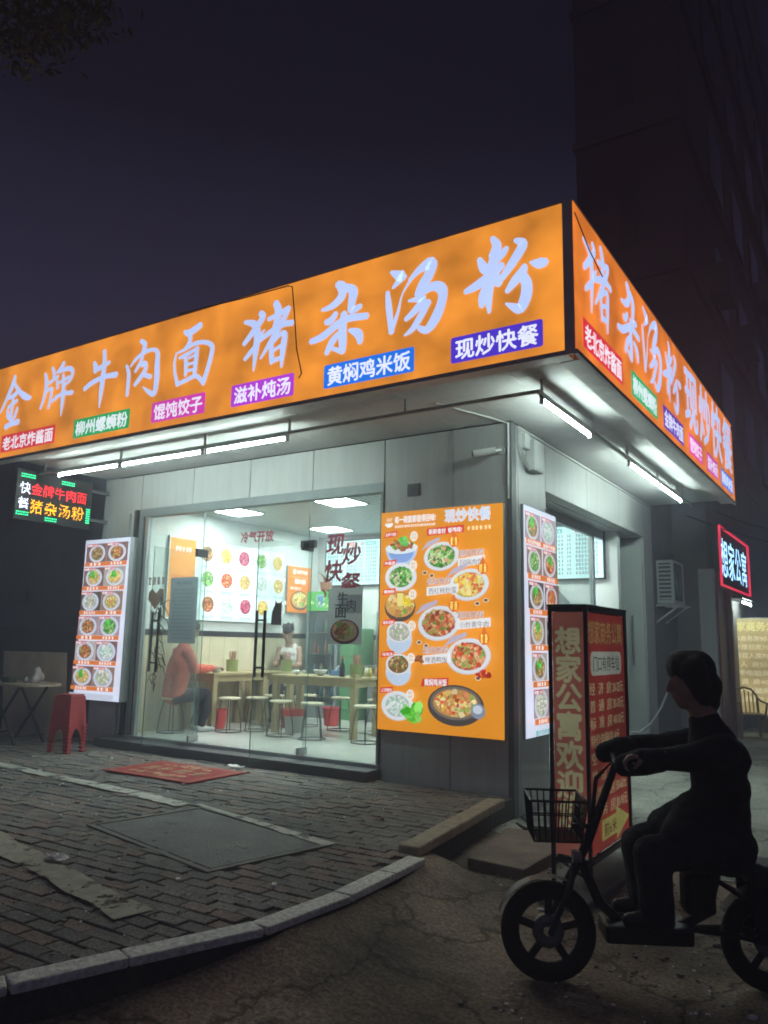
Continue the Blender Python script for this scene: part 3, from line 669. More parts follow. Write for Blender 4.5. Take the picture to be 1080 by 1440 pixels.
s2 = thing('shop_sign', 'shorter orange backlit sign with white brush characters facing the side alley', 'sign', (XF,1.5,Z0))
q = MB(); q.box(XF-.19,XF-.02,YF+.21,5.0,Z0-.006,Z1+.006); obj('sign_box', q, m_edge, s2)
q = Canvas((XF-.002,0,0),(0,1,0),(0,0,1)); q.rect(YF,Z0,4.99,Z1,ORANGE2); obj('face', q, m_sign, s2)
q = MB(); q.box(XF-.018,XF+.012,YF,5.0,Z0-.035,Z0-.001); q.box(XF-.018,XF+.006,YF,5.0,Z1+.001,Z1+.014); obj('edge_trim', q, m_edge, s2)
for k, a, b in (('猪',-1.58,-.90),('杂',-.73,-.05),('汤',.08,.74),('粉',.84,1.62)):
    x0, x1, y0, y1 = bbox(BRM[k]); f = (b-a)/(x1-x0); fz = .68/(y1-y0)
    st = [[(a+(x-x0)*f, 4.0+(y-y0)*fz, w_*1.02) for x, y, w_ in s_] for s_ in BRM[k]]
    q = Canvas((XF+.004,0,0),(0,1,0),(0,0,1)); q.strokes(st, LAV); obj('character', q, m_char, s2)
for k, a in (('现',1.80),('炒',2.58),('快',3.35),('餐',4.15)):
    q = Canvas((XF+.004,0,0),(0,1,0),(0,0,1)); q.text(k,a,3.97,.78,LAV,.022,cond=.92,slant=.05); obj('character', q, m_char, s2)
labs2 = [(-1.63,-.63,'老北京炸酱面',(.68,.03,.05)),(-.36,.53,'柳州螺蛳粉',(.012,.38,.14)),(.77,1.67,'金牌牛肉面',(.10,.03,.42)),(1.94,2.67,'馄饨饺子',(.70,.04,.40)),(2.94,3.67,'滋补炖汤',(.52,.03,.40)),(3.90,4.80,'黄焖鸡米饭',(.03,.16,.68))]
for a, b, t_, c in labs2:
    q = Canvas((XF+.003,0,0),(0,1,0),(0,0,1)); q.rect(a,3.69,b,3.92,c); pl = obj('label_plate', q, m_char, s2)
    q2 = Canvas((XF+.006,0,0),(0,1,0),(0,0,1)); q2.textw(t_,a+.035,b-.03,3.712,.185,(.86,.9,1.0),.022); obj('lettering', q2, m_char, pl)
q = MB(); q.box(1.19,XF-.0025,YF-.002,YF+.018,Z0-.03,Z1+.02); q.box(XF-.018,XF-.0022,YF+.019,YF+.03,Z0-.03,Z1+.02)
obj('corner_post', q, M('pale_bloom_post', (.62,.52,.50), .5, 0, .15), sg)  # paler than the bare post, bloom of the signs put into its colour
cb = MB(); cb.tube([on(x,y,1,YF-.02) for x,y in ((250,442),(290,432),(340,420),(405,402),(411,403),(414,440),(417,490),(424,525),(420,532))], .006, 6)
tag(obj('loose_cable', cb, m_cable), 'thin black cable hanging across the face of the long orange sign', 'cable')
cb = MB(); cb.tube([(XF+.012,YF+.01,4.66),(XF+.02,YF+.3,4.50),(XF+.02,YF+.62,4.42)], .005, 6)
tag(obj('loose_cable', cb, m_cable), 'short black cable on the upper corner of the alley sign', 'cable')

# ------------------------------------------------------------------ big orange menu on the front pier
mo = thing('menu_board', 'tall orange lit menu panel with dish pictures on the front wall', 'menu board', (-.76,-.04,.69))
q = MB(); q.box(-1.463,-.067,-.05,-.001,.692,2.908); obj('panel', q, m_trim, mo, bevel=.003)
MW, MH = 1.396, 2.216
c = Canvas((-1.463,-.051,.692),(1,0,0),(0,0,1),.0005)
c.rect(0,0,MW,MH,(.80,.30,.02)); obj('sheet', c, m_menu, mo)
c = Canvas((-1.463,-.0535,.692),(1,0,0),(0,0,1),.0005)
c.ell(.10,2.10,.05,.045,WHITE,12,a0=180,a1=360)
for i in range(3): c.poly([(.075+i*.02,2.115),(.083+i*.02,2.115),(.09+i*.025,2.155),(.082+i*.025,2.155)], WHITE)
c.textw('每一碗面都值得回味!',.17,.66,2.09,.08,WHITE,.03); c.scrib(.17,2.045,.66,2.072,WHITE,18)
c.textw('现炒快餐',.76,1.27,2.06,.14,WHITE,.05); c.textw('现炒快餐',.76,1.27,2.06,.14,(.50,.66,.95),.008)
c.poly([(.56,1.94),(.98,1.955),(.98,2.03),(.56,2.015)], RED); c.textw('新鲜食材 够美味!',.58,.96,1.95,.06,WHITE,.03,rise=.015)
c.scrib(1.01,1.97,1.28,2.01,(.95,.8,.5),6)
names = ['金牌牛肉面','炸酱面','螺蛳粉','猪杂汤粉','乌鸡汤','上汤馄饨']; ys = [1.83,1.53,1.235,.92,.60,.245]
pals = [P_meat+[(.15,.55,.1)],P_green,P_nood,P_pale,P_brown,P_dump]
for i, (nm, yy, pp_) in enumerate(zip(names, ys, pals)):
    cu, cv = .26, yy
    if i == 0:
        c.ell(cu,cv,.19,.19,(.50,.62,.85),16,a0=180,a1=360); c.ell(cu,cv-.04,.15,.11,(.25,.4,.75),16,a0=180,a1=360)
        c.ell(cu,cv,.195,.06,(.8,.86,.92)); c.flakes(cu,cv+.03,.16,.05,pp_,40,.03); c.flakes(cu+.02,cv+.075,.06,.035,[(.1,.5,.08),(.2,.65,.15)],18,.025)
    elif i in (3,4):
        c.ell(cu,cv-.02,.15,.14,(.55,.68,.85),16,a0=180,a1=360); c.rect(cu-.145,cv-.03,cu+.145,cv+.05,(.68,.78,.92)); c.dish(cu,cv+.05,.15,pp_,.72,n=34,fill=.8)
    elif i == 2:
        c.ell(cu,cv-.01,.185,.15,(.10,.07,.06)); c.ell(cu,cv+.01,.175,.125,(.65,.35,.1)); c.flakes(cu,cv+.01,.165,.115,pp_,60,.028); c.flakes(cu+.09,cv+.05,.07,.05,[(.95,.75,.05),(.9,.6,.05)],22,.025)
        c.rect(cu-.03,cv+.0,cu+.04,cv+.13,(.92,.75,.25))
    else: c.dish(cu,cv,.19,pp_,.76,n=60)
    c.poly([(.05,yy+.115),(.20,yy+.13),(.21,yy+.185),(.06,yy+.17)], RED); c.textw(nm,.065,.195,yy+.128,.038,WHITE,.02,rise=.03)
    c.ell(.41,yy+.115,.045,.052,(.95,.92,.85),16); c.scrib(.385,yy+.12,.437,yy+.147,(.6,.35,.15),2); c.scrib(.385,yy+.083,.437,yy+.11,(.6,.35,.15),2)
big = [(.75,1.72,.20,P_green+[(.75,.35,.2)],.96,1.60,'回锅肉饭',1),(1.06,1.43,.215,P_egg,.62,1.33,'西红柿炒蛋',0),(.74,1.06,.235,P_red+P_meat,.97,1.0,'小炒黄牛肉',1),(1.07,.75,.235,P_red,.60,.66,'啤酒鸭饭',0)]
for cu, cv, r, pp_, tx, ty, nm, sd_ in big:
    a = .0 if sd_ else .0
    c.poly([(cu-r*1.15,cv+r*.35),(cu-r*.8,cv+r*.75),(cu-.02,cv+r*.98),(cu-.02,cv+r*.8)], (.55,.5,.62))
    c.dish(cu,cv,r,pp_,.72,n=110,fill=.76,rot=.12)
    c.ell(cu+r*.72,cv+r*.72,.06,.065,(.8,.2,.03),7); c.poly([(cu+r*.72-.03,cv+r*.72+.05),(cu+r*.72+.03,cv+r*.72+.05),(cu+r*.72,cv+r*.72+.12)], (.8,.2,.03)); c.scrib(cu+r*.72-.045,cv+r*.72-.04,cu+r*.72+.045,cv+r*.72+.04,(.95,.8,.2),2)
    c.text('超级推荐',tx-.02,ty+.105,.07,WHITE,.05,rise=.02); c.text('超级推荐',tx-.02,ty+.105,.07,(.42,.16,.12),.012,rise=.02)
    wd = .062*len(nm)+.02
    c.poly([(tx-.02,ty),(tx+wd,ty+.03),(tx+wd,ty+.115),(tx-.02,ty+.085)], (.92,.94,.95)); c.textw(nm,tx,tx+wd-.015,ty+.012,.068,(.25,.2,.22),.01,rise=.03)
    for k_ in (0,1): c.ell(cu-r*.9+k_*.08 if sd_ else cu+r*.45+k_*.09, cv-r*.8-k_*.03 if sd_ else cv-r*.85+k_*.03,.03,.022,(.9,.8,.6),10); c.ell(cu-r*.9+k_*.08 if sd_ else cu+r*.45+k_*.09, cv-r*.8-k_*.03 if sd_ else cv-r*.85+k_*.03,.022,.015,(.2,.1,.05),10)
c.poly([(.56,.45),(.86,.47),(.87,.545),(.58,.525)], RED); c.textw('黄焖鸡米饭',.60,.85,.458,.07,WHITE,.03,rise=.02)
c.ell(.94,.29,.30,.19,(.07,.06,.055),28); c.ell(.94,.31,.27,.155,(.18,.15,.13),28); c.ell(.94,.31,.24,.13,(.5,.28,.08),24); c.flakes(.94,.31,.225,.12,P_nood+P_egg+P_red,120,.032)
c.ell(1.18,.25,.075,.07,(.25,.3,.38),16); c.ell(1.175,.265,.05,.04,(.6,.68,.78),14)
c.flakes(.50,.20,.12,.08,[(.05,.45,.02),(.15,.65,.05),(.3,.8,.15)],34,.05,.25)
c.flakes(.55,.70,.06,.04,[(.35,.12,.05),(.25,.08,.03)],14,.028,.2); c.flakes(1.24,.58,.07,.045,[(.6,.05,.03),(.45,.03,.02)],16,.026,.3)
obj('print', c, m_menu, mo)

# ------------------------------------------------------------------ picture strips: light box and side poster
def strip_menu(name, label, O, U, W, H, rows, frame, dark, depth, back):
    U = Vector(U); V = Vector((0,0,1)); N = U.cross(V); O = Vector(O)
    t_ = thing(name, label, 'menu board', O+U*W/2)
    q = MB(); q.obox(O+U*W/2+V*H/2-N*depth/2, (W/2,H/2,depth/2), U, V, N); obj('box', q, m_trim, t_, bevel=.004)
    c = Canvas(O, U, V, .0005); c.rect(.004,.004,W-.004,H-.004,(.70,.78,.95)); m0 = .03; top = H-.06; bot = .11
    rh = (top-bot)/rows; cw = (W-2*m0)/2
    nn = ['回锅肉饭','酸菜鱼','辣椒炒肉','鱼香肉丝','青椒肉丝','土豆丝','番茄炒蛋','麻婆豆腐','红烧茄子','宫保鸡丁','小炒牛肉','扬州炒饭']
    for r_ in range(rows):
        y1 = top-r_*rh; y0 = y1-rh*.77
        for k_ in range(2):
            x0 = m0+k_*cw; bgc = rnd.choice([(.10,.08,.07),(.30,.2,.15),(.42,.38,.34),(.22,.12,.11),(.40,.30,.34),(.5,.45,.42)])
            c.rect(x0+.006,y0,x0+cw-.006,y1,bgc); r = cw*.41; asp_ = rh*.37/r
            c.dish(x0+cw*.5+rnd.uniform(-.02,.02)*W, (y0+y1)/2-rh*.03, r*rnd.uniform(.92,1.08), rnd.choice(ALLP), asp_*rnd.uniform(.9,1.08), n=50, plate=(.62,.68,.82) if not dark else (.6,.62,.66), rim=(.75,.8,.9))
            if rnd.random() < .4: c.flakes(x0+cw*.45,(y0+y1)/2+r*.2,r*.35,r*.3,[(.06,.5,.05),(.15,.65,.12)],14,r*.16)
            c.rect(x0+.008,y1-rh*.12,x0+cw*.55,y1-rh*.005,(.62,.10,.12)); c.textw('销量TOP',x0+.014,x0+cw*.53,y1-rh*.115,rh*.09,WHITE,.03)
        c.rect(m0+.004,y0-rh*.17,W-m0-.004,y0-rh*.01,(.80,.22,.045))
        for k_ in range(2):
            c.textw(('老北京炸酱面','金牌牛肉面')[k_],m0+k_*cw+cw*.08,m0+k_*cw+cw*.92,y0-rh*.155,rh*.125,WHITE,.03) if dark and r_ == 0 else c.scrib(m0+k_*cw+cw*.22,y0-rh*.145,m0+k_*cw+cw*.80,y0-rh*.035,WHITE,3+(r_+k_) % 3)
    if frame: c.textw('图片仅供参考以实物为准',.05,W-.05,.03,.055,(.08,.45,.45),.02)
    else: c.rect(.02,.02,W-.02,.09,(.62,.68,.82))
    obj('print', c, m_menu, t_)
    for s_ in back: q = MB(); q.box(*s_); obj('bracket', q, m_trim, t_)
strip_menu('menu_light_box', 'white edged lit box of twelve dish pictures by the glass front', (-6.225,-.16,.745), (1,0,0), .925, 2.12, 6, False, False, .13, [(-6.0,-5.9,-.035,-.001,1.0,2.6),(-5.7,-5.6,-.035,-.001,1.0,2.6)])
strip_menu('menu_strip', 'narrow lit strip of dish pictures on the alley side wall', (.031,.21,.682), (0,1,0), .89, 2.25, 6, True, True, .03, [])

# ------------------------------------------------------------------ LED sign on brackets
ls = thing('led_sign', 'black LED sign with red and yellow dot letters on wall brackets', 'sign', (-6.0,-.83,2.95))
q = MB(); q.box(-6.06,-6.0,-1.39,-.29,2.98,3.62); obj('cabinet', q, m_black, ls, bevel=.006)
for zz in (3.12,3.52): q = MB(); q.bar((-6.03,-.30,zz),(-6.03,.0,zz),.04); obj('bracket', q, m_grey, ls)
def led(c, ch, u, v, size, col, N=15, bold=.0):
    vv, ff, adv = glyph(ch, bold); c.up(); ps = size/N
    for i in range(N):
        for j in range(N):
            x, y = (i+.5)/N, (j+.5)/N
            for f in ff:
                ins = False; k_ = len(f)
                for a in range(k_):
                    x1, y1 = vv[f[a]]; x2, y2 = vv[f[a-1]]
                    if (y1 > y) != (y2 > y) and x < (x2-x1)*(y-y1)/(y2-y1)+x1: ins = not ins
                if ins:
                    a, b = u+i*ps, v+j*ps; c.add([c.P(a,b), c.P(a+ps*.72,b), c.P(a+ps*.72,b+ps*.72), c.P(a,b+ps*.72)], [(0,1,2,3)], col); break
c = Canvas((-5.998,-1.39,2.98),(0,1,0),(0,0,1))
for k, ch in enumerate('金牌牛肉面'): led(c, ch, .20+k*.165, .33, .165, (1,.02,.03))
for k, ch in enumerate('猪杂汤粉'): led(c, ch, .20+k*.20, .10, .19, (.95,.42,.01))
led(c, '快', .04, .33, .16, (.8,.85,1)); led(c, '餐', .03, .14, .16, (.8,.85,1))
for u, v, nn in ((.05,.54,8),(.62,.54,8),(.02,.06,7),(.42,.03,7)):
    for r_ in range(2):
        for i in range(nn): c.rect(u+i*.025,v+r_*.03,u+i*.025+.015,v+r_*.03+.012,(.02,.75,.28),.01)
for r_ in range(7):
    for i in range(3): c.rect(1.02+i*.02,.08+r_*.03,1.035+i*.02,.08+r_*.03+.012,(.02,.75,.28),.01)
obj('led_dots', c, m_led, ls)

# ================================================================== INTERIOR
# lit menu on the left wall: white sheet with dish pictures
t_ = thing('wall_menu', 'white lit menu with rows of dish pictures on the inner side wall', 'menu board', (-5.43,1.85,1.83))
q = MB(); q.box(-5.449,-5.41,.60,3.06,1.83,2.99); obj('panel', q, m_trim, t_)
c = Canvas((-5.409,.60,1.83),(0,1,0),(0,0,1),.0006); c.rect(0,0,2.46,1.16,(.70,.92,.90))
c.rect(.01,.02,.50,1.14,(.88,.33,.05)); c.rect(.05,.3,.46,.62,(.80,.25,.04)); c.scrib(.08,.35,.43,.42,WHITE,5); c.scrib(.08,.47,.43,.56,WHITE,4); c.scrib(.1,.95,.42,1.02,WHITE,5)
pl_ = [P_brown,P_egg,P_berry,P_green,P_nood,P_green,P_red,P_nood,P_dump,P_nood,P_meat,P_dump,P_berry,P_egg,P_pale]
for r_ in range(3):
    for k_ in range(5):
        cu = .72+k_*.39; cv = .97-r_*.37
        c.dish(cu,cv,.145,pl_[r_*5+k_],.95,plate=(.78,.9,.9),rim=(.5,.6,.62),n=44,fill=.82)
        c.ell(cu+.14,cv+.11,.035,.035,(.75,.55,.5),10); c.ell(cu+.14,cv+.11,.028,.028,(.85,.92,.9),10)
        c.scrib(cu-.12,cv-.205,cu+.12,cv-.165,(.25,.35,.38),5)
    c.rect(.54,.97-r_*.37-.222,2.42,.97-r_*.37-.217,(.45,.62,.62))
obj('print', c, m_imenu, t_)
t_ = thing('wall_poster', 'small orange lit poster of a noodle bowl on the inner side wall', 'poster', (-5.43,3.5,2.03))
q = MB(); q.box(-5.449,-5.40,3.18,3.82,2.03,2.80); obj('panel', q, m_trim, t_)
c = Canvas((-5.399,3.18,2.03),(0,1,0),(0,0,1),.0006); c.rect(0,0,.64,.77,(.86,.26,.03))
c.ell(.17,.68,.04,.045,(.9,.9,.85),12); c.textw('金牌牛肉面',.23,.52,.65,.07,WHITE,.02); c.rect(.06,.59,.56,.595,(.95,.7,.4)); c.textw('猪杂汤粉',.18,.48,.48,.09,WHITE,.03); c.scrib(.06,.38,.36,.43,WHITE,6)
c.ell(.33,.20,.25,.16,(.10,.08,.07),24); c.ell(.33,.21,.225,.135,(.7,.4,.1),22); c.flakes(.33,.21,.21,.125,P_nood+P_green+P_egg,80,.03)
obj('print', c, m_imenu, t_)
# row of lit text menus on the back wall
for i, (a, b) in enumerate(((-5.25,-3.95),(-3.9,-2.6),(-2.55,-1.25),(-1.2,-.33))):
    t_ = thing('menu_screen', ['lit price list on the back wall beside the corner','second lit price list along the back wall','third lit price list along the back wall','last lit price list on the back wall by the side entrance'][i], 'menu screen', ((a+b)/2,4.03,2.5))
    q = MB(); q.box(a,b,4.0,4.058,2.5,3.30); obj('case', q, m_dark, t_, bevel=.004)
    c = Canvas((a,3.999,2.5),(1,0,0),(0,0,1),.0006); W = b-a; c.rect(.02,.02,W-.02,.78,(.62,.92,.93))
    nc = 3 if W > 1 else 2
    for k_ in range(nc):
        u0 = .06+k_*(W-.08)/nc; u1 = u0+(W-.08)/nc-.06
        c.rect(u0,.68,u0+.2,.745,(.04,.45,.45) if k_ != 1 else (.75,.2,.15)); c.scrib(u0+.02,.69,u0+.18,.735,WHITE,4)
        for r_ in range(10):
            v = .615-r_*.060; c.scrib(u0,v,u0+(u1-u0)*.66,v+.040,(.05,.12,.16),5); c.scrib(u0+(u1-u0)*.78,v,u1,v+.040,(.10,.18,.2),2)
    c.ell(W*.62,.71,.05,.035,(.5,.45,.4),12)
    obj('print', c, m_imenu, t_)

def table(label, x0, x1, y0, y1, z=1.10):
    t_ = thing('dining_table', label, 'table', ((x0+x1)/2,(y0+y1)/2,SILL))
    q = MB(); q.box(x0,x1,y0,y1,z-.035,z); obj('table_top', q, m_wood, t_, bevel=.005)
    q = MB()
    for b_ in ((x0+.05,x1-.05,y0+.04,y0+.06),(x0+.05,x1-.05,y1-.06,y1-.04),(x0+.04,x0+.06,y0+.06,y1-.06),(x1-.06,x1-.04,y0+.06,y1-.06)): q.box(*b_,z-.12,z-.035)
    obj('apron', q, m_wood, t_)
    for xx in (x0+.02,x1-.10):
        for yy in (y0+.02,y1-.10):
            q = MB(); q.box(xx,xx+.08,yy,yy+.08,SILL,z-.036); obj('leg', q, m_wood, t_, bevel=.005)
table('wooden dining table with chopstick pot behind the fixed window pane', -4.22,-2.80,1.48,2.12)
table('wooden dining table along the panelled wall with person in orange', -5.42,-4.82,1.00,2.15)
table('wooden dining table where the person in white vest sits', -5.42,-4.50,2.26,2.62)
table('wooden dining table in front of the green cabinet', -3.4,-2.1,2.75,3.3)
st = thing('stool', 'round stool with thin wire legs at the dining tables', 'stool', (-3.8,1.22,SILL), group='wire leg stools in the shop')
q = MB(); q.lathe([(.135,.428),(.15,.435),(.15,.452),(.135,.458)], n=20); obj('seat', q, m_seat, st, local=True)
for k in range(4):
    a = R(45+90*k); q = MB(); q.tube([(.10*math.cos(a),.10*math.sin(a),.43),(.15*math.cos(a),.15*math.sin(a),.22),(.175*math.cos(a),.175*math.sin(a),.0)], .007, 6); obj('leg', q, m_dark, st, local=True)
q = MB(); q.ring((0,0,.012),(0,0,1),.175,.006,20,5); obj('foot_ring', q, m_dark, st, local=True)
for x, y, s_ in ((-3.28,1.22,1),(-3.62,2.30,1),(-3.0,2.32,1),(-4.42,1.45,1),(-4.55,1.95,1),(-4.30,2.40,1),(-2.55,1.35,1),(-5.12,.56,1),(-5.16,2.98,1),(-2.6,2.55,1),(-2.0,1.9,1),(-4.62,1.12,1)):
    o = copy_tree(st); o.location = (x,y,SILL); o.rotation_euler = (0,0,rnd.uniform(0,1.5))
def bucket(x, y, label, mt=None, s=1.0):
    t_ = thing('bucket', label, 'bucket', (x,y,SILL))
    q = MB(); q.lathe([(.10*s,0),(.105*s,.01),(.135*s,.24*s),(.15*s,.245*s),(.15*s,.262*s),(.13*s,.262*s),(.098*s,.02),(.01,.018)], n=20); obj('tub', q, mt or m_bucket, t_, smooth=False, local=True)
    q = MB(); q.tube([(-.14*s*math.cos(a),.02,.25*s-.09*math.sin(a)*s) for a in [i*math.pi/8 for i in range(9)]], .005, 5); obj('bail', q, m_white, t_, local=True)
bucket(-5.05,1.35,'red plastic bucket beside the person in orange'); bucket(-4.42,2.15,'red plastic bucket half hidden by the table with chopsticks'); bucket(-4.1,2.75,'red plastic bucket farther back under the tables')
bucket(-2.75,2.5,'pale red bucket by the right hand table leg', s=.95)
bn = thing('waste_bin', 'pale waste bin with red lid liner under the wooden table', 'bin', (-3.98,1.72,SILL))
q = MB(); q.lathe([(.11,0),(.14,.26),(.142,.27)], n=18); obj('tub', q, m_white, bn, local=True)
q = MB(); q.lathe([(.150,.22),(.155,.30),(.10,.31)], n=18); obj('liner', q, m_bucket, bn, local=True)
# fridge, cabinet, counter
fr = thing('display_fridge', 'tall drinks fridge with green header panel at the back wall', 'fridge', (-4.92,3.75,SILL))
q = MB(); q.box(-5.25,-4.60,3.52,4.03,SILL,.55); q.box(-5.25,-5.20,3.52,4.03,.55,2.05); q.box(-4.65,-4.60,3.52,4.03,.55,2.05); q.box(-5.20,-4.65,4.0,4.03,.55,2.05); q.box(-5.25,-4.60,3.52,4.03,2.05,2.10); obj('cabinet', q, M('fridge_grey', (.30,.34,.36), .4), fr, bevel=.006)
c = Canvas((-5.24,3.515,2.06),(1,0,0),(0,0,1)); c.rect(0,0,.63,.32,(.10,.45,.10)); c.rect(.2,.06,.36,.27,(.25,.5,.45)); c.rect(.22,.1,.34,.24,(.1,.25,.5)); c.flakes(.32,.16,.28,.13,[(.3,.7,.2),(.6,.8,.3),(.1,.35,.1)],24,.03); 
q = MB(); q.box(-5.24,-4.61,3.517,3.6,2.06,2.38); obj('header', q, m_green, fr); obj('header_print', c, m_imenu, fr)
for k in range(4):
    zz = .65+k*.35; q = MB(); q.box(-5.20,-4.65,3.56,3.98,zz,zz+.012); obj('shelf', q, m_steel, fr)
    for i in range(7):
        if rnd.random() < .8:
            x = -5.15+i*.075; hh = rnd.uniform(.12,.24)
            o = MB(); o.lathe([(.026,0),(.028,hh*.6),(.012,hh*.8),(.012,hh)], (x,3.66,zz+.012), 10)
            cc = rnd.choice([(.5,.1,.05),(.1,.3,.5),(.6,.55,.3),(.15,.4,.12),(.3,.3,.32)])
            kk = 'drink_%d%d%d' % tuple(int(v*100) for v in cc)
            tag(obj('drink_bottle', o, bpy.data.materials.get(kk) or M(kk, cc, .25), smooth=True), 'small bottle standing on a shelf inside the drinks fridge', 'bottle', 'bottles in the drinks fridge')
pane('fridge_door', -5.19,-4.66,3.525,3.535,.56,2.04,fr)
q = MB(); q.cyl((-4.70,3.50,1.1),(-4.70,3.50,1.6),.012,n=8); obj('handle', q, m_steel, fr)
cbn = thing('cabinet', 'bright green upright cabinet next to the drinks fridge', 'cabinet', (-4.3,3.8,SILL))
q = MB(); q.box(-4.56,-4.22,3.55,4.03,SILL,1.78); obj('body', q, m_green, cbn, bevel=.01)
for k in range(3): q = MB(); q.box(-4.53,-4.25,3.53,3.549,.5+k*.42,.88+k*.42); obj('drawer', q, m_green, cbn, bevel=.006); 
ctr = thing('counter', 'grey serving counter with dark shelf front at the back of the shop', 'counter', (-2.4,3.7,SILL))
q = MB(); q.box(-4.05,-.6,3.45,4.03,1.15,1.20); obj('worktop', q, m_steel, ctr, bevel=.005)
q = MB(); q.box(-4.0,-.65,3.55,4.02,SILL,1.149); obj('front', q, M('counter_grey', (.22,.24,.25), .5), ctr)
sh = thing('wire_rack', 'wire rack of sauces and packets above the back counter', 'rack', (-3.2,3.8,1.2))
q = MB()
for zz in (1.45,1.75,2.02): q.box(-3.9,-2.0,3.62,4.0,zz,zz+.012)
obj('shelf', q, m_steel, sh)
q = MB()
for xx in (-3.9,-2.95,-2.0):
    for yy in (3.63,3.99): q.cyl((xx,yy,1.2),(xx,yy,2.05),.012,n=6)
obj('post', q, m_steel, sh)
pk = [(.6,.1,.08),(.55,.5,.15),(.25,.15,.45),(.7,.68,.6),(.12,.35,.15),(.6,.3,.1)]
pm = [M('packet_%d' % i, c_, .4) for i, c_ in enumerate(pk)]
for zz in (1.201,1.462,1.762):
    for i in range(17):
        x = -3.85+i*.11; hh = rnd.uniform(.10,.22); q = MB()
        if rnd.random() < .5: q.lathe([(.035,0),(.038,hh*.7),(.02,hh*.85),(.02,hh)], (x,3.72,zz), 10)
        else: q.obox((x,3.72,zz+hh/2),(.04,.03,hh/2),(1,.15*rnd.uniform(-1,1),0),(-.15*0,1,0),(0,0,1))
        tag(obj('jar' , q, rnd.choice(pm)), 'small jar or packet on the wire rack over the back counter', 'jar', 'goods on the wire rack')
ah = thing('hood', 'grey extractor hood hanging over the back counter', 'hood', (-2.2,3.7,2.1))
q = MB(); q.add([(-3.6,3.3,2.12),(-.8,3.3,2.12),(-.8,4.03,2.12),(-3.6,4.03,2.12),(-3.3,3.6,2.44),(-1.1,3.6,2.44),(-1.1,4.03,2.44),(-3.3,4.03,2.44)], [(0,3,2,1),(4,5,6,7),(0,1,5,4),(1,2,6,5),(2,3,7,6),(3,0,4,7)]); obj('canopy', q, m_steel, ah)
# things on the near table
cp = thing('chopstick_pot', 'green pot crammed with chopsticks on the wooden table', 'pot', (-2.98,1.75,1.10))
q = MB(); q.lathe([(.085,0),(.09,.17),(.08,.17),(.075,.01),(.01,.01)], n=16); obj('pot', q, M('pot_green', (.25,.30,.10), .5), cp, local=True)
for i in range(26):
    a = rnd.uniform(0,6.28); r = rnd.uniform(0,.06); q = MB(); dx, dy = rnd.uniform(-.06,.06), rnd.uniform(-.06,.06)
    q.cyl((r*math.cos(a),r*math.sin(a),.02),(r*math.cos(a)+dx,r*math.sin(a)+dy,.27+rnd.uniform(-.02,.03)),.0045,n=5); obj('chopstick', q, rnd.choice((m_wood,m_bucket,m_seat)), cp, local=True)
bt = thing('sauce_bottle', 'dark soy sauce bottle beside the chopstick pot', 'bottle', (-3.16,1.68,1.10))
q = MB(); q.lathe([(.035,0),(.037,.14),(.014,.19),(.013,.23)], n=14); obj('body', q, m_black, bt, smooth=True, local=True); q = MB(); q.lathe([(.016,.23),(.016,.255)], n=12); obj('cap', q, m_bucket, bt, local=True)
nb = MB()
for i in range(9): nb.ball((-3.95+rnd.uniform(-.09,.09),1.75+rnd.uniform(-.05,.05),1.115+rnd.uniform(0,.03)),(.035,.03,.022),8,5)
tag(obj('napkins', nb, m_white), 'heap of crumpled white napkins on the wooden table', 'napkins')
tr = thing('condiment_tray', 'long wooden condiment tray on the table behind the pot', 'tray', (-2.7,1.9,1.1))
q = MB(); q.box(-2.86,-2.82,1.5,1.6,1.1,1.14); q.box(-2.95,-2.82,1.60,1.62,1.1,1.14); obj('tray', q, m_wood, tr)
for i, (x, y) in enumerate(((-2.9,1.95),(-3.0,2.02),(-2.85,2.05))):
    q = MB(); q.lathe([(.03,0),(.032,.08),(.02,.1),(.02,.12)], (x,y,1.10), 10); tag(obj('condiment_jar', q, pm[(i*2+1) % 6], smooth=True), 'small condiment jar at the back edge of the wooden table', 'jar', 'condiment jars on the table')
for i, (x, y, lb) in enumerate(((-5.2,1.75,'chopstick pot on the table along the panelled wall'),(-4.75,2.45,'chopstick pot on the table before the person in white'),(-2.5,3.0,'chopstick pot on the table before the green cabinet'))):
    o = copy_tree(cp); o.location = (x,y,1.10); o.rotation_euler = (0,0,i*1.1); tag(o, lb)
for i, (x, y, lb) in enumerate(((-5.0,1.22,'white bowl in front of the person in orange'),(-3.55,1.72,'white bowl left on the table with the sauce bottle'))):
    q = MB(); q.lathe([(.045,0),(.05,.012),(.10,.075),(.095,.078),(.045,.02),(.005,.018)], (x,y,1.10), 18); tag(obj('bowl', q, m_white, smooth=True), lb, 'bowl')
tbx = thing('tissue_box', 'blue tissue box standing on the table with the sauce bottle', 'tissue box', (-3.4,1.9,1.1)); q = MB(); q.box(-3.50,-3.30,1.86,1.97,1.10,1.17); obj('box', q, M('tissue_blue', (.12,.25,.5), .5), tbx, bevel=.005); q = MB(); q.add([(-3.43,1.90,1.168),(-3.37,1.93,1.168),(-3.36,1.90,1.23),(-3.42,1.94,1.24)], [(0,1,2,3)]); obj('tissue', q, m_white, tbx)
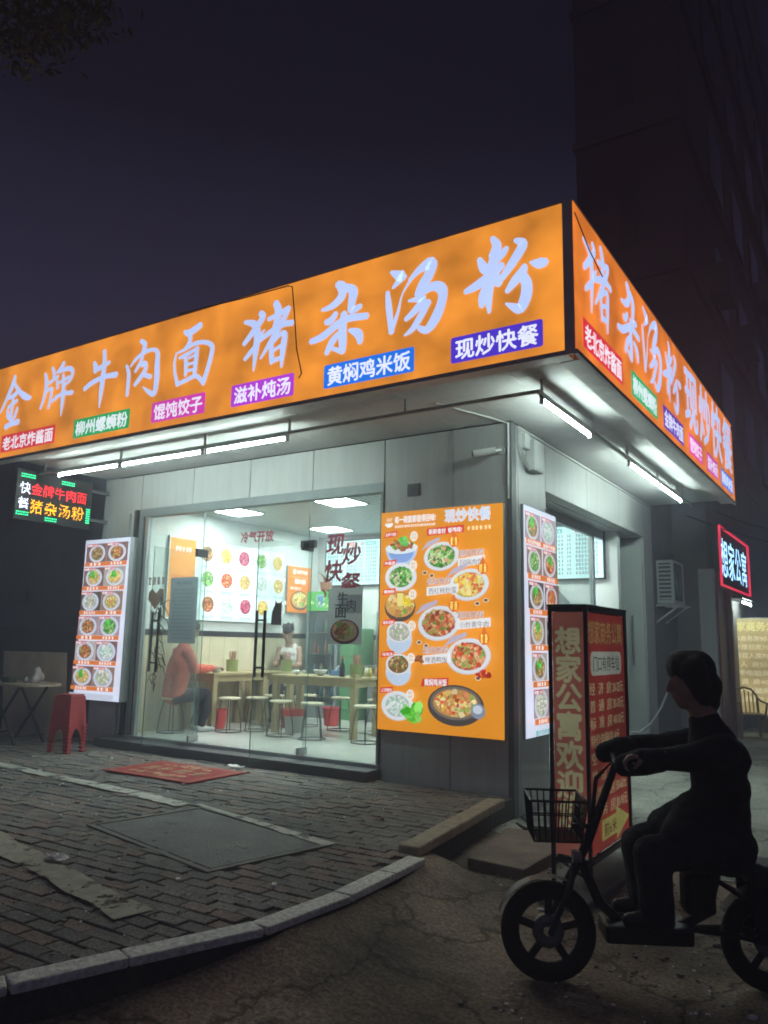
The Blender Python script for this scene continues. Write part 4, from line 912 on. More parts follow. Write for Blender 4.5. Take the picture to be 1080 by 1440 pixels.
# plants on the fridge
pt = thing('potted_plant', 'spiky potted plant standing on top of the drinks fridge', 'plant', (-4.93,3.62,2.38))
q = MB(); q.lathe([(.08,0),(.11,.16),(.10,.16)], n=14); obj('pot', q, M('terracotta', (.40,.17,.09), .7), pt, local=True)
for i in range(16):
    a = rnd.uniform(0,6.28); L = rnd.uniform(.22,.40); lean = rnd.uniform(.1,.9); q = MB(); d = Vector((math.cos(a)*lean,math.sin(a)*lean,1)).normalized(); s_ = Vector((-math.sin(a),math.cos(a),0))
    vs_ = []
    for k in range(6):
        t0 = k/5; p = Vector((0,0,.15))+d*L*t0+Vector((math.cos(a),math.sin(a),-.6))*.18*t0*t0; w_ = .022*(1-t0)+.003; vs_ += [p-s_*w_, p+s_*w_]
    q.add(vs_, [(2*k,2*k+1,2*k+3,2*k+2) for k in range(5)]); obj('leaf', q, m_leafi if i % 3 else m_redpl, pt, local=True)
# decals on the glass
def decal(name, label, cat, x0, x1, z0, z1, fn, y=.012, mt=None, parent=None):
    t_ = thing(name, label, cat, ((x0+x1)/2, y, z0)); c = Canvas((x0,y,z0),(1,0,0),(0,0,1),.0004); fn(c, x1-x0, z1-z0); obj('print', c, mt or m_poster, t_)
DK = (.42,.06,.10)
decal('window_lettering', 'dark red words about cool air on the transom glass', 'lettering', -3.52,-3.0,2.70,2.86, lambda c,W,H: c.textw('冷气开放',0,W,.0,.145,DK,.03))
def f_(c, W, H):
    c.flakes(.10,-.06,.12,.05,[(.3,.04,.06),(.4,.1,.1),(.5,.4,.2)],14,.03)
    c.text('现',.02,.36,.25,DK,.026,slant=.14); c.text('炒',.24,.24,.25,DK,.026,slant=.14); c.text('快',.0,.06,.25,DK,.026,slant=.14); c.text('餐',.22,-.10,.27,DK,.026,slant=.14)
decal('window_lettering', 'large dark red brush words on the fixed pane by the orange menu', 'lettering', -2.26,-1.80,2.14,2.70, f_)
def f_(c, W, H):
    c.rect(0,0,W,H,(.80,.86,.82)); c.rect(W*.3,H*.55,W*.98,H*.88,(.42,.47,.48)); c.text('牛',W*.25,H*.70,.15,(.02,.02,.02),.012); c.text('肉',W*.52,H*.58,.14,(.02,.02,.02),.01); c.text('面',W*.18,H*.46,.17,(.02,.02,.02),.012)
    c.ell(W*.5,H*.22,W*.42,H*.22,(.12,.05,.05),24); c.ell(W*.5,H*.235,W*.37,H*.185,(.6,.4,.3),24); c.flakes(W*.42,H*.24,W*.26,H*.15,P_meat,40,.03); c.flakes(W*.66,H*.22,W*.12,H*.1,[(.4,.5,.12),(.25,.4,.1),(.6,.55,.3)],18,.025)
decal('window_poster', 'grey noodle poster with a round bowl on the fixed glass pane', 'poster', -2.17,-1.72,1.53,2.13, f_, .010)
def f_(c, W, H):
    c.rrect(0,0,W,H,.02,(.50,.60,.68)); c.scrib(.1,H-.09,W-.1,H-.05,(.18,.24,.3),7)
    for r_ in range(14): c.scrib(.05,H-.17-r_*.046,W-.05,H-.145-r_*.046,(.25,.32,.4),9)
decal('window_notice', 'grey blue sheet of small print on the left fixed pane', 'notice', -4.68,-4.19,1.50,2.32, f_, .010)
def f_(c, W, H):
    c.scrib(.0,H-.10,W,H,(.30,.08,.08),4); c.poly([(W*.5,.0),(W*.95,.16),(W*.9,.26),(W*.7,.27),(W*.52,.21),(W*.3,.27),(W*.12,.22),(W*.1,.13)],(.35,.18,.12)); c.ell(W*.8,-.03,.03,.03,(.3,.12,.1),10)
decal('window_lettering', 'small dark words and brown heart on the left fixed pane', 'lettering', -5.12,-4.78,1.92,2.34, f_)
def f_(c, W, H):
    c.poly([(0,0),(W,0),(W*.95,H*.55),(W*.98,H*.8),(W*.95,H),(W*.8,H*.88),(W*.5,H*.88),(W*.35,H),(W*.3,H*.8),(W*.05,H*.5)], (.05,.045,.06))
t_ = thing('door_sticker', 'dark cat shaped sticker on the glass door by the orange menu', 'sticker', (HR+.008,-.5,1.74)); c = Canvas((HR+.008,-.58,1.72),(0,1,0),(0,0,1)); f_(c,.17,.26); obj('print', c, m_poster, t_)
tw = thing('twig_garland', 'dried dark twigs tied to the handle of the left glass door', 'garland', (HL,-.66,1.3))
for i in range(34):
    z0 = rnd.uniform(1.05,2.05); a = rnd.uniform(-.16,.16); q = MB(); p = Vector((HL+rnd.uniform(.04,.09),-.66,z0)); q.tube([p, p+Vector((.02,a*.6,rnd.uniform(-.1,.1))), p+Vector((.03,a,rnd.uniform(-.2,.12)))], [.007,.006,.003], 5); obj('twig', q, m_bark, tw)

# ------------------------------------------------------------------ people
def body(name, mbs, mt, parent, vox=.012, sm=4):
    o = obj(name, mbs, mt, parent)
    r_ = o.modifiers.new('r', 'REMESH'); r_.mode = 'VOXEL'; r_.voxel_size = vox; r_.use_smooth_shade = True
    s_ = o.modifiers.new('s', 'SMOOTH'); s_.factor = .5; s_.iterations = sm
    if name in ('jacket', 'trousers', 'vest'):    # creases of the cloth
        tx = bpy.data.textures.get('creases') or bpy.data.textures.new('creases', 'CLOUDS'); tx.noise_scale = .09; tx.noise_depth = 3
        d_ = o.modifiers.new('d', 'DISPLACE'); d_.texture = tx; d_.strength = .022; d_.mid_level = .5; d_.texture_coords = 'GLOBAL'
    return o
def head(mb, c, f, u, s=1.0):                     # skull, jaw, nose, ears, looking along f with crown along u
    c, f, u = Vector(c), Vector(f).normalized(), Vector(u).normalized(); l = u.cross(f).normalized(); u = f.cross(l)
    P = lambda a, b, g: c+f*a*s+l*b*s+u*g*s
    mb.limb([(P(-.018,0,.035),.088*s),(P(.012,0,.03),.082*s)]); mb.limb([(P(.02,0,-.02),.070*s),(P(.045,0,-.075),.042*s)])
    mb.limb([(P(.095,0,.02),.010*s),(P(.108,0,-.018),.015*s)]); mb.limb([(P(.083,.0,-.05),.018*s),(P(.08,0,-.058),.017*s)])
    for e in (-1,1): mb.limb([(P(-.005,e*.083,.015),.014*s),(P(-.005,e*.086,-.015),.010*s)]); mb.limb([(P(.078,e*.02,.045),.014*s),(P(.074,e*.042,.043),.012*s)])
    return P
def hand(mb, wr, d, n_, s=1.0, curl=.5, flip=1):  # palm, four fingers, thumb: d along the hand, n_ palm side
    wr, d, n_ = Vector(wr), Vector(d).normalized(), Vector(n_).normalized(); a = d.cross(n_).normalized()*flip; n_ = (n_-d*n_.dot(d)).normalized()
    for k in range(4):
        off = a*(k-1.5)*.019*s; base = wr+d*.085*s+off; L = (.072,.08,.075,.06)[k]*s
        mb.limb([(wr+off*.6+d*.01,.016*s),(base,.0115*s)], 8)
        p1 = base+(d*math.cos(curl)+n_*math.sin(curl))*L*.45; p2 = p1+(d*math.cos(curl*2.2)+n_*math.sin(curl*2.2))*L*.35; p3 = p2+(d*math.cos(curl*3.2)+n_*math.sin(curl*3.2))*L*.25
        mb.limb([(base,.0105*s),(p1,.0098*s),(p2,.009*s),(p3,.008*s)], 8)
    t0 = wr+d*.02-a*.024*s; t1 = t0+(d*.6-a*.5+n_*.5)*.045*s; t2 = t1+(d*.7+n_*.6-a*.1)*.035*s
    mb.limb([(t0,.014*s),(t1,.011*s),(t2,.009*s)], 8)

# seated person in orange, seen from the side behind the notice
pr = thing('person', 'seated person in orange red jacket and dark trousers at the wall table', 'person', (-5.12,.62,SILL))
fx = Vector((.35,.94,0)).normalized(); lx = Vector((-fx.y,fx.x,0)); O = Vector((-5.12,.58,0))
B = lambda a, b, z: O+fx*a+lx*b+Vector((0,0,z))
q = MB(); P = head(q, B(.20,0,1.66), fx+Vector((0,0,-.45)), Vector((0,0,1))+fx*.3)
q.limb([(B(.10,0,1.45),.055),(B(.16,0,1.58),.05)])
for e in (-1,1): hand(q, B(.52,e*.12,1.17), fx+Vector((0,0,.1))-lx*e*.3, Vector((0,0,-1)), 1, .35, e)
for e in (-1,1): q.limb([(B(.30,e*.2,1.16),.042),(B(.52,e*.12,1.17),.03)])
body('body', q, m_skin, pr, .009, 2)
q = MB(); q.limb([(B(.0,0,.84),.16),(B(.02,0,1.05),.155),(B(.07,0,1.25),.155),(B(.10,0,1.40),.11),(B(.12,0,1.46),.075)])
for e in (-1,1): q.limb([(B(.0,e*.07,.82),.12),(B(.05,e*.10,1.2),.12)]); q.limb([(B(.09,e*.17,1.38),.075),(B(.17,e*.235,1.16),.065),(B(.36,e*.18,1.165),.052),(B(.46,e*.14,1.17),.045)])
body('jacket', q, m_orange, pr, .014)
q = MB()
for e in (-1,1): q.limb([(B(.0,e*.09,.80),.10),(B(.40,e*.11,.83),.075),(B(.42,e*.11,.60),.062),(B(.36,e*.11,.43),.05)])
body('trousers', q, m_cloth_bk, pr, .014)
for e in (-1,1):
    q = MB(); q.limb([(B(.34,e*.11,.375),.045),(B(.46,e*.12,.365),.04),(B(.53,e*.12,.36),.03)]); body('shoe', q, m_white, pr, .01)
q = MB(); q.limb([(P(-.03,0,.055),.095),(P(.0,0,.07),.09),(P(-.05,0,.0),.085)]); body('hair', q, m_hair, pr, .01)

# person in white vest facing the street, reading a phone
pr = thing('person', 'seated person in white sleeveless vest looking down at a phone', 'person', (-5.05,2.95,SILL))
fx = Vector((.42,-.9,0)).normalized(); lx = Vector((-fx.y,fx.x,0)); O = Vector((-5.16,3.0,0))
q = MB(); P = head(q, B(.10,0,1.665), fx+Vector((0,0,-.4)), Vector((0,0,1))+fx*.3, 1.08)
q.limb([(B(.0,0,1.44),.075),(B(.05,0,1.58),.058)])
for e in (-1,1):
    q.limb([(B(.0,e*.155,1.42),.055),(B(.08,e*.195,1.18),.044),(B(.28,e*.12,1.17),.035),(B(.34,e*.06,1.21),.028)]); hand(q, B(.34,e*.07,1.22), fx*.5-lx*e*.5+Vector((0,0,.5)), fx*-.3+Vector((0,0,1)), .95, .5, e)
q.limb([(B(0,-.11,1.41),.07),(B(0,0,1.44),.075),(B(0,.11,1.41),.07)])
body('body', q, m_skin, pr, .009, 2)
q = MB(); q.limb([(B(-.02,0,.82),.14),(B(-.02,0,1.1),.135),(B(.0,0,1.30),.135),(B(.0,0,1.38),.11)]); q.limb([(B(-.01,-.06,1.26),.125),(B(-.01,.06,1.26),.125)])
for e in (-1,1): q.limb([(B(.05,e*.08,1.36),.065),(B(.0,e*.09,1.47),.05),(B(-.06,e*.09,1.40),.06)])
body('vest', q, m_vest, pr, .012)
q = MB()
for e in (-1,1): q.limb([(B(.0,e*.09,.80),.10),(B(.40,e*.13,.83),.075),(B(.42,e*.13,.6),.06),(B(.38,e*.13,.42),.05)])
body('trousers', q, m_cloth_bk, pr, .014)
for e in (-1,1): q = MB(); q.limb([(B(.36,e*.13,.375),.045),(B(.52,e*.14,.36),.032)]); body('shoe', q, m_black, pr, .01)
q = MB(); q.limb([(P(-.03,0,.06),.096),(P(.03,0,.075),.082),(P(-.055,0,.0),.086)])
for i in range(26):
    a = rnd.uniform(0,6.28); q.limb([(P(-.01+.06*math.cos(a),.06*math.sin(a),.10),.02),(P(-.01+.085*math.cos(a),.085*math.sin(a),.135+rnd.uniform(-.02,.02)),.01)], 6)
body('hair', q, m_hair, pr, .008, 1)
ph = thing('phone', 'dark phone held by the person in the white vest', 'phone', B(.42,0,1.25)); q = MB(); q.obox(B(.42,0,1.27),(.075,.037,.005),fx*.3+Vector((0,0,1)),lx,fx-Vector((0,0,.3))); obj('slab', q, m_black, ph, bevel=.003)

# ================================================================== LEFT OF THE SHOP
tb = thing('folding_table', 'folding round edged table with crossed legs by the light box', 'table', (-6.75,-.62,ZP))
q = MB(); pts = []
for i in range(28):
    a = 2*math.pi*i/28; pts.append((-6.72+.60*math.copysign(abs(math.cos(a))**.7, math.cos(a)), -.62+.36*math.copysign(abs(math.sin(a))**.7, math.sin(a))))
q.add([(x,y,.95) for x,y in pts]+[(x,y,.92) for x,y in pts], [tuple(range(28)), tuple(reversed(range(28,56)))]+[(i,i+28,(i+1)%28+28,(i+1)%28) for i in range(28)])
obj('table_top', q, M('table_laminate', (.5,.42,.32), .5, 0, .2, 4), tb)
for yy in (-.82,-.42):
    for s_ in (-1,1): q = MB(); q.bar((-6.72-s_*.33,yy+s_*.012,ZP),(-6.72+s_*.30,yy+s_*.012,.92),.03,.02); obj('leg', q, m_dark, tb)
for xx in (-6.4,-7.04): q = MB(); q.bar((xx,-.82,.3),(xx,-.42,.3),.02); obj('stretcher', q, m_dark, tb)
bd = thing('plywood_board', 'tan plywood board standing upright behind the folding table', 'board', (-7.15,-.2,ZP))
q = MB(); q.obox((-7.10,-.16,.77),(.66,.012,.57),(1,.06,0),(-.06,1,.08),(0,-.08,1)); obj('sheet', q, m_card, bd, bevel=.003)
bg = thing('plastic_bag', 'crumpled pale plastic bag on the folding table', 'bag', (-6.5,-.6,.95)); q = MB()
for i in range(14): q.ball((-6.47+rnd.uniform(-.10,.10),-.6+rnd.uniform(-.07,.07),.98+rnd.uniform(0,.22)*rnd.random()),(rnd.uniform(.03,.06),.04,rnd.uniform(.03,.07)),7,5)
o = body('film', q, M('thin_plastic', (.5,.48,.46), .3), bg, .018, 1)
bx_ = thing('food_tray', 'small dark green tray on the folding table', 'tray', (-6.78,-.72,.95)); q = MB(); q.box(-6.88,-6.70,-.80,-.68,.951,1.02); obj('tray', q, M('dark_green_plastic', (.04,.07,.04), .5), bx_, bevel=.01)
# nested red stools
for i in range(8):
    z = ZP+i*.042; rs = thing('plastic_stool', ['lowest red plastic stool, its feet on the paving','red plastic stool nested inside the stack by the table','topmost red plastic stool of the stack by the table'][0 if i == 0 else 2 if i == 7 else 1], 'stool', (-5.40,-.80,z), R(12), 'stack of red plastic stools'); rs.scale = (.84,.84,.86)
    q = MB(); q.box(-.135,.135,-.135,.135,.42,.44); q.box(-.145,.145,-.145,.145,.395,.42); obj('seat', q, m_redpl, rs, bevel=.015, local=True)
    for sx_ in (-1,1):
        for sy_ in (-1,1):
            q = MB(); q.add([(sx_*.145,sy_*.145,.40),(sx_*.085,sy_*.145,.40),(sx_*.145,sy_*.085,.40),(sx_*.172,sy_*.172,0),(sx_*.105,sy_*.172,0),(sx_*.172,sy_*.105,0),(sx_*.13,sy_*.13,.40),(sx_*.155,sy_*.155,0)],
                [(0,3,4,1),(0,2,5,3),(1,4,7,6),(6,7,5,2),(3,5,7,4),(0,1,6,2)]); obj('leg', q, m_redpl, rs, local=True)
            q = MB(); q.box(sx_*.148-.036,sx_*.148+.036,sy_*.148-.036,sy_*.148+.036,-.004,.022); obj('foot', q, m_redpl, rs, bevel=.006, local=True)
    for k, (ax, ay) in enumerate(((0,-1),(1,0),(0,1),(-1,0))):      # arched apron between the legs
        q = MB(); n_ = 8; vs_ = []
        for s_ in range(n_+1):
            t0 = -.12+.24*s_/n_; lo = .12+.20*math.sin(math.pi*s_/n_); rr0, rr1 = .146, .146+(.4-lo)*.066
            for rr, zz in ((rr0,.40),(rr1,lo)):
                vs_.append((ax*rr+(-ay)*t0, ay*rr+ax*t0, zz))
        q.add(vs_, [(2*s_,2*s_+1,2*s_+3,2*s_+2) for s_ in range(n_)]); obj('apron', q, m_redpl, rs, local=True)
dm = thing('door_mat', 'worn red door mat with faded gold pattern before the entrance', 'mat', (-3.3,-1.03,ZP))
q = MB(); q.box(-3.93,-2.68,-1.42,-.63,ZP+.006,ZP+.018); obj('mat', q, M('red_mat', (.34,.035,.04), .95, 0, .25, 8, .5, 90), dm, bevel=.004)
c = Canvas((-3.93,-1.42,ZP+.018),(1,0,0),(0,1,0),.0006)
gold = (.50,.34,.16)
for a in ((.05,.05,1.20,.062),(.05,.728,1.20,.74),(.05,.062,.062,.728),(1.188,.062,1.20,.728)): c.rect(*a, gold)
c.scrib(.16,.30,1.09,.50,gold,4)
c.flakes(.62,.18,.42,.07,[gold,(.42,.2,.1)],26,.045,.25); c.flakes(.62,.62,.42,.06,[gold,(.42,.2,.1)],22,.045,.25)
obj('print', c, m_poster, dm)
def litter(label, p, sz, mt, seed):
    r2 = random.Random(seed); q = MB(); n_ = 5; vs_ = []
    for i in range(n_+1):
        for j in range(n_+1): vs_.append((p[0]+(i/n_-.5)*sz[0]*(1-.5*abs(j/n_-.5)), p[1]+(j/n_-.5)*sz[1]*(1-.7*abs(i/n_-.5)), p[2]+.012+r2.uniform(0,.025)))
    q.add(vs_, [(i*(n_+1)+j,(i+1)*(n_+1)+j,(i+1)*(n_+1)+j+1,i*(n_+1)+j+1) for i in range(n_) for j in range(n_)]); tag(obj('litter', q, mt), label, 'litter')
m_paper = M('dirty_paper', (.88,.88,.86), .8)
litter('crumpled white paper lying on the tan painted line', (-1.38,-3.72,ZP+.012), (.19,.11), m_paper, 1)
litter('crumpled plastic wrapper beside the door mat', (-3.02,-.42,ZP), (.26,.10), m_paper, 2)
litter('small paper scrap near the stack of red stools', (-5.2,-1.35,ZP), (.07,.05), m_paper, 3)
litter('small paper scrap below the kerb in the gutter', (.75,-4.75,0), (.05,.07), m_paper, 4)
gr = MB()                                         # grit and scraps nobody could count
for i in range(1600):
    if i < 450: x, y = rnd.uniform(-5,.1), rnd.uniform(-5,-.4); z = ZP+.004
    else: x, y = rnd.uniform(.45,3.2), rnd.uniform(-5.2,-1.0); z = .004
    if i < 450 and x > kerb_x(y)-.15: continue
    s_ = rnd.uniform(.003,.010)*(2 if rnd.random() < .08 else 1); gr.obox((x,y,z+s_*.3),(s_,s_*rnd.uniform(.5,1),s_*.4),(math.cos(i),math.sin(i),rnd.uniform(-.2,.2)),(-math.sin(i),math.cos(i),0),(0,0,1),mi=0 if rnd.random() < .6 else 1)
tag(obj('grit', gr, [m_conc, m_paper]), 'loose grit and tiny scraps on the paving and road', 'grit', kind='stuff')
for i, (x, y, s_, lb) in enumerate(((.62,-4.62,.09,'rough stone lump against the kerb in the gutter'),(.95,-4.95,.06,'small mossy stone lying in the dark gutter'))):
    q = MB(); q.ball((x,y,s_*.4),(s_*1.3,s_,s_*.8),12,8)
    q.v = [(a+.02*mnoise.noise(Vector((a*14,b*14,c_*14))), b+.02*mnoise.noise(Vector((a*14+5,b*14,c_*14))), c_+.02*mnoise.noise(Vector((a*14,b*14+9,c_*14)))) for a,b,c_ in q.v]
    tag(obj('stone', q, m_conc), lb, 'stone')

# ================================================================== FRONT WALL FITTINGS
jb = thing('junction_box', 'white electrical box with cables under the canopy corner', 'junction box', (.06,.49,3.3))
q = MB(); q.box(.002,.10,.36,.60,3.30,3.62); obj('box', q, m_white, jb, bevel=.008); q = MB(); q.box(.10,.108,.375,.585,3.315,3.605); obj('lid', q, m_white, jb, bevel=.004)
q = MB(); q.box(.002,.06,.22,.34,3.50,3.66); obj('meter', q, m_white, jb, bevel=.005)
for k in range(3):
    q = MB(); q.tube([(.03,.10+.03*k,3.70),(.035,.12+.03*k,3.5),(.03,.2+.05*k,3.38),(.04,.36+.05*k,3.29),(.05,.45+.04*k,3.295)], .007, 6); obj('cable', q, m_wcable, jb)
q = MB(); q.cyl((-.02,-.03,2.95),(-.02,-.03,3.70),.012,n=8); q.tube([(-.35,-.9,3.715),(-.1,-.2,3.715),(-.02,-.03,3.70)],.008,6); tag(obj('conduit_pipe', q, m_wcable), 'thin pale conduit running down the shop corner', 'pipe')
sc = thing('security_camera', 'small white bullet camera on the wall under the canopy', 'camera', (-.2,-.1,3.4))
q = MB(); q.cyl((-.10,-.14,3.41),(-.30,-.22,3.385),.035,n=14); obj('barrel', q, m_white, sc, smooth=False); q = MB(); q.cyl((-.30,-.22,3.385),(-.315,-.226,3.383),.028,n=14); obj('lens', q, m_black, sc)
q = MB(); q.cyl((-.10,-.002,3.44),(-.10,-.03,3.44),.04,n=14); q.cyl((-.10,-.03,3.44),(-.12,-.14,3.41),.014,n=8); obj('mount', q, m_white, sc)

# ================================================================== STANDING LIGHT BOX OF THE GUEST HOUSE
X0, X1, Y0, Y1, ZT = 1.04, 1.285, -1.776, -.86, 1.82
bb = thing('standing_light_box', 'red guest house light box on iron legs beside the cyclist', 'sign', ((X0+X1)/2,(Y0+Y1)/2,0))
for x in (X0,X1):
    for y in (Y0,Y1): q = MB(); q.box(x-.011,x+.011,y-.011,y+.011,.0,ZT); obj('post', q, m_dark, bb)
for z in (.20,ZT-.02):
    q = MB(); q.box(X0+.017,X1-.017,Y0-.012,Y0+.012,z-.015,z+.015); q.box(X0+.017,X1-.017,Y1-.012,Y1+.012,z-.015,z+.015); q.box(X0-.012,X0+.012,Y0+.017,Y1-.017,z-.015,z+.015); q.box(X1-.012,X1+.012,Y0+.017,Y1-.017,z-.015,z+.015); obj('rail', q, m_dark, bb)
q = MB(); q.box(X0-.014,X1+.014,Y0-.014,Y1+.014,ZT,ZT+.012); obj('top', q, m_dark, bb)
RD = (.55,.07,.05); YL = (.85,.78,.38)
q = MB(); q.box(X0+.012,X1-.012,Y0+.012,Y1-.012,.23,ZT-.04); obj('core', q, M('red_sheet', (.4,.06,.04), .6), bb)
c = Canvas((X0+.015,Y0+.008,.23),(1,0,0),(0,0,1),.0005); W = X1-X0-.03; c.rect(0,0,W,1.55,(.62,.20,.15)); 
for i, ch in enumerate('想家公寓欢迎您'): c.text(ch,.012,1.27-i*.185,.19,(.85,.84,.46),.035,cond=.98)
obj('narrow_face', c, m_dim, bb)
c = Canvas((X1-.008,Y0+.017,.23),(0,1,0),(0,0,1),.0005); W = Y1-Y0-.034; c.rect(0,0,W,1.55,RD)
c.textw('想家商务公寓',.05,W-.04,1.34,.17,(.70,.45,.16),.02)
c.rrect(.09,1.13,W-.08,1.29,.05,(.80,.85,.70)); c.textw('门口有停车位',.14,W-.13,1.155,.11,(.05,.10,.06),.015)
for i, (a, b) in enumerate((('经 济 房','20-25元'),('普 通 房','30-35元'),('标 准 房','40-50元'),('特价电脑房','40元'),('空 调 房','60元'),('钟 点 房','30元'),('豪华双人房','50-60元'),('商 务 房','80-90元'))):
    v = 1.00-i*.112; c.textw(a,.05,W*.62,v,.088,(.92,.85,.45),.015); c.textw(b,W*.64,W*.64+.045*len(b)*.95,v,.088,(.95,.9,.5),.02)
c.poly([(W*.25,.06),(W*.62,.06),(W*.62,.015),(W*.97,.125),(W*.62,.235),(W*.62,.19),(W*.25,.19)],(.80,.72,.20)); c.textw('前6米',W*.30,W*.62,.075,.095,(.25,.12,.03),.02)
obj('wide_face', c, m_dim, bb)
q = MB(); q.bar((X0+.05,Y0+.02,.18),(X0+.18,Y0+.25,.01),.015); obj('brace', q, m_dark, bb)
# loose concrete slabs by the corner
def slab(label, pts, z, h_, mt, tilt=0):
    q = MB(); n_ = len(pts); cx_ = sum(p[0] for p in pts)/n_; cy_ = sum(p[1] for p in pts)/n_
    q.add([(x,y,z+tilt*(y-cy_)) for x,y in pts]+[(x,y,z+tilt*(y-cy_)-h_) for x,y in pts], [tuple(range(n_))]+[(i,i+n_,(i+1)%n_+n_,(i+1)%n_) for i in range(n_)]+[tuple(reversed(range(n_,2*n_)))])
    tag(obj('concrete_slab', q, mt, bevel=.008), label, 'slab')
m_slab = M('reddish_concrete', (.24,.19,.155), .85, 0, .3, 5, .4, 40)
slab('reddish concrete slab lying by the shop corner', [(.36,-1.66),(.80,-1.70),(.84,-.92),(.55,-.72),(.26,-.74)], .09, .10, m_slab, .03)
slab('pale concrete slab under the guest house light box', [(.90,-2.08),(1.34,-2.12),(1.42,-.72),(.98,-.70)], .035, .05, m_conc, .0)
q = MB(); q.tube([(.06,.02,.03),(.16,-.10,.02),(.30,-.36,.012),(.28,-.60,.11),(.42,-.78,.115),(.56,-.72,.115),(.50,-.62,.115)], .008, 6); tag(obj('hose', q, m_cable), 'black hose loop lying on the slab at the shop corner', 'hose')
dp = thing('drain_hose', 'pale hose drooping from the side door toward the alley', 'hose', (.05,4.3,.9)); q = MB(); q.tube([on(x,y,0,.06) for x,y in ((885,1030),(900,1030),(915,1018),(930,995),(938,975))], .018, 8); obj('hose', q, m_wcable, dp)
rp_ = thing('red_basin', 'small red plastic basin on the side step', 'basin', (-.2,3.9,.18)); q = MB(); q.lathe([(.12,0),(.17,.14),(.16,.14),(.11,.02),(.01,.02)], (-.2,3.75,.18), 18); obj('basin', q, m_bucket, rp_)

# ================================================================== ALLEY AND NEIGHBOURS
m_nwall = M('neighbour_render', (.20,.18,.18), .85, 0, .2, 2, .2, 40)
nb_ = thing('neighbour_house', 'dark two storey guest house along the alley behind the shop', 'house', (-3,10,0))
m_shut = M('shutter_grey', (.11,.11,.12), .5, .3, .2)
q = MB(); q.box(-6.5,-.12,5.56,6.42,0,4.2); q.box(-6.5,.45,7.3,26,0,5.2); q.box(-6.5,-.12,6.42,7.3,0,4.2); obj('wall', q, m_nwall, nb_)
for i in range(12):
    q = MB(); q.box(-.119,-.09,5.60+i*.14,5.60+i*.14+.125,.05,3.2); obj('shutter_slat', q, m_shut, nb_)
q = MB(); q.box(-.119,-.08,5.38,5.58,0,3.9); obj('post', q, m_nwall, nb_)
q = MB(); q.box(.30,.55,7.18,7.30,0,2.9); obj('door_post', q, m_white, nb_); q = MB(); q.box(.452,.50,7.45,8.6,0,2.7); obj('red_door', q, M('red_paint', (.22,.02,.025), .5), nb_)
q = MB(); q.box(.452,.58,8.6,8.75,0,2.8); q.box(.452,.58,7.32,7.45,0,2.8); q.box(.452,.60,7.32,8.75,2.7,2.85); obj('door_frame', q, M('red_paint_frame', (.28,.03,.03), .5), nb_)
q = MB(); q.box(.46,.75,8.9,10.9,2.50,2.55); obj('awning', q, m_dark, nb_)
a_ = thing('air_conditioner', 'white outdoor air conditioner unit on a bracket in the alley', 'air conditioner', (.0,6.2,2.2))
q = MB(); q.box(-.06,.20,5.80,6.55,2.24,2.93); obj('case', q, m_white, a_, bevel=.012)
q = MB(); q.box(.2005,.208,5.84,6.36,2.30,2.88); obj('fan_guard', q, m_dark, a_)
for r in (.08,.15,.22): q = MB(); q.ring((.212,6.10,2.59),(1,0,0),r,.006,22,5); obj('guard_ring', q, m_grey, a_)
q = MB(); q.box(-.02,.16,5.790,5.7995,2.30,2.88); obj('side_grille', q, m_dark, a_)
for i in range(9): q = MB(); q.box(-.03,.17,5.775,5.789,2.31+i*.065,2.335+i*.065); obj('grille_slat', q, m_white, a_)
for y in (5.85,6.45): q = MB(); q.bar((-.1,y,2.22),(.30,y,2.22),.03); q.bar((-.1,y,1.95),(.25,y,2.21),.025); obj('bracket', q, m_white, a_)
# red framed sign along the alley
ns = thing('neon_sign', 'blue white guest house letters in a red lit frame over the alley', 'sign', (.62,9,2.6))
q = MB(); q.box(.52,.60,7.45,10.75,2.62,3.70); obj('cabinet', q, m_black, ns)
m_redneon = M('red_neon', (1,.05,.1), .5, 0, 0, emit=.9, ecol=(1,.035,.10))
q = MB(); P4 = [(.625,7.48,2.65),(.625,10.72,2.65),(.625,10.72,3.67),(.625,7.48,3.67)]
for i in range(4): q.cyl(P4[i], P4[(i+1)%4], .02, n=8)
obj('red_border', q, m_redneon, ns)
for k, ch in enumerate('想家公寓'):
    c = Canvas((.602,7.45,2.62),(0,1,0),(0,0,1)); c.text(ch, .22+k*.74, .17, .76, (.34,.66,1.0), .012, cond=.92); tag(obj('letter', c, m_neon, ns), kind='stuff')
batten((.68,9.1,2.44),(.68,10.3,2.44), 'lit tube lamp under the red framed guest house sign', None)
# yellow board down the alley
yb = thing('notice_board', 'tall yellow lit guest house price board in the alley', 'sign', (.9,10,0))
q = MB(); q.box(.20,1.35,10.0,10.10,.30,2.18); obj('panel', q, m_trim, yb)
for x in (.24,1.31): q = MB(); q.box(x-.03,x+.03,10.02,10.08,0,.30); obj('foot', q, m_dark, yb)
c = Canvas((.20,9.999,.30),(1,0,0),(0,0,1)); c.rect(.02,.02,1.13,1.86,(.62,.50,.22)); DR = (.30,.16,.05)
c.textw('想家商务公寓',.06,1.10,1.62,.19,(.95,.85,.35),.03)
for i, s_ in enumerate(('豪华商务房90-100元','豪华爆但房70-80元','豪华双人房70-80元','双 人 房50-60元','免押电脑房50元','空 调 房40-50元','特价电脑房30元','钟点房20元')): c.textw(s_,.06,1.09,1.42-i*.165,.115,(.95,.84,.50) if i % 2 else (.98,.88,.55),.02)
obj('face', c, m_board, yb)
ch = thing('plastic_chair', 'tan plastic armchair in front of the yellow board', 'chair', (.75,8.9,0), R(25))
m_tan = M('tan_plastic', (.45,.27,.12), .45)
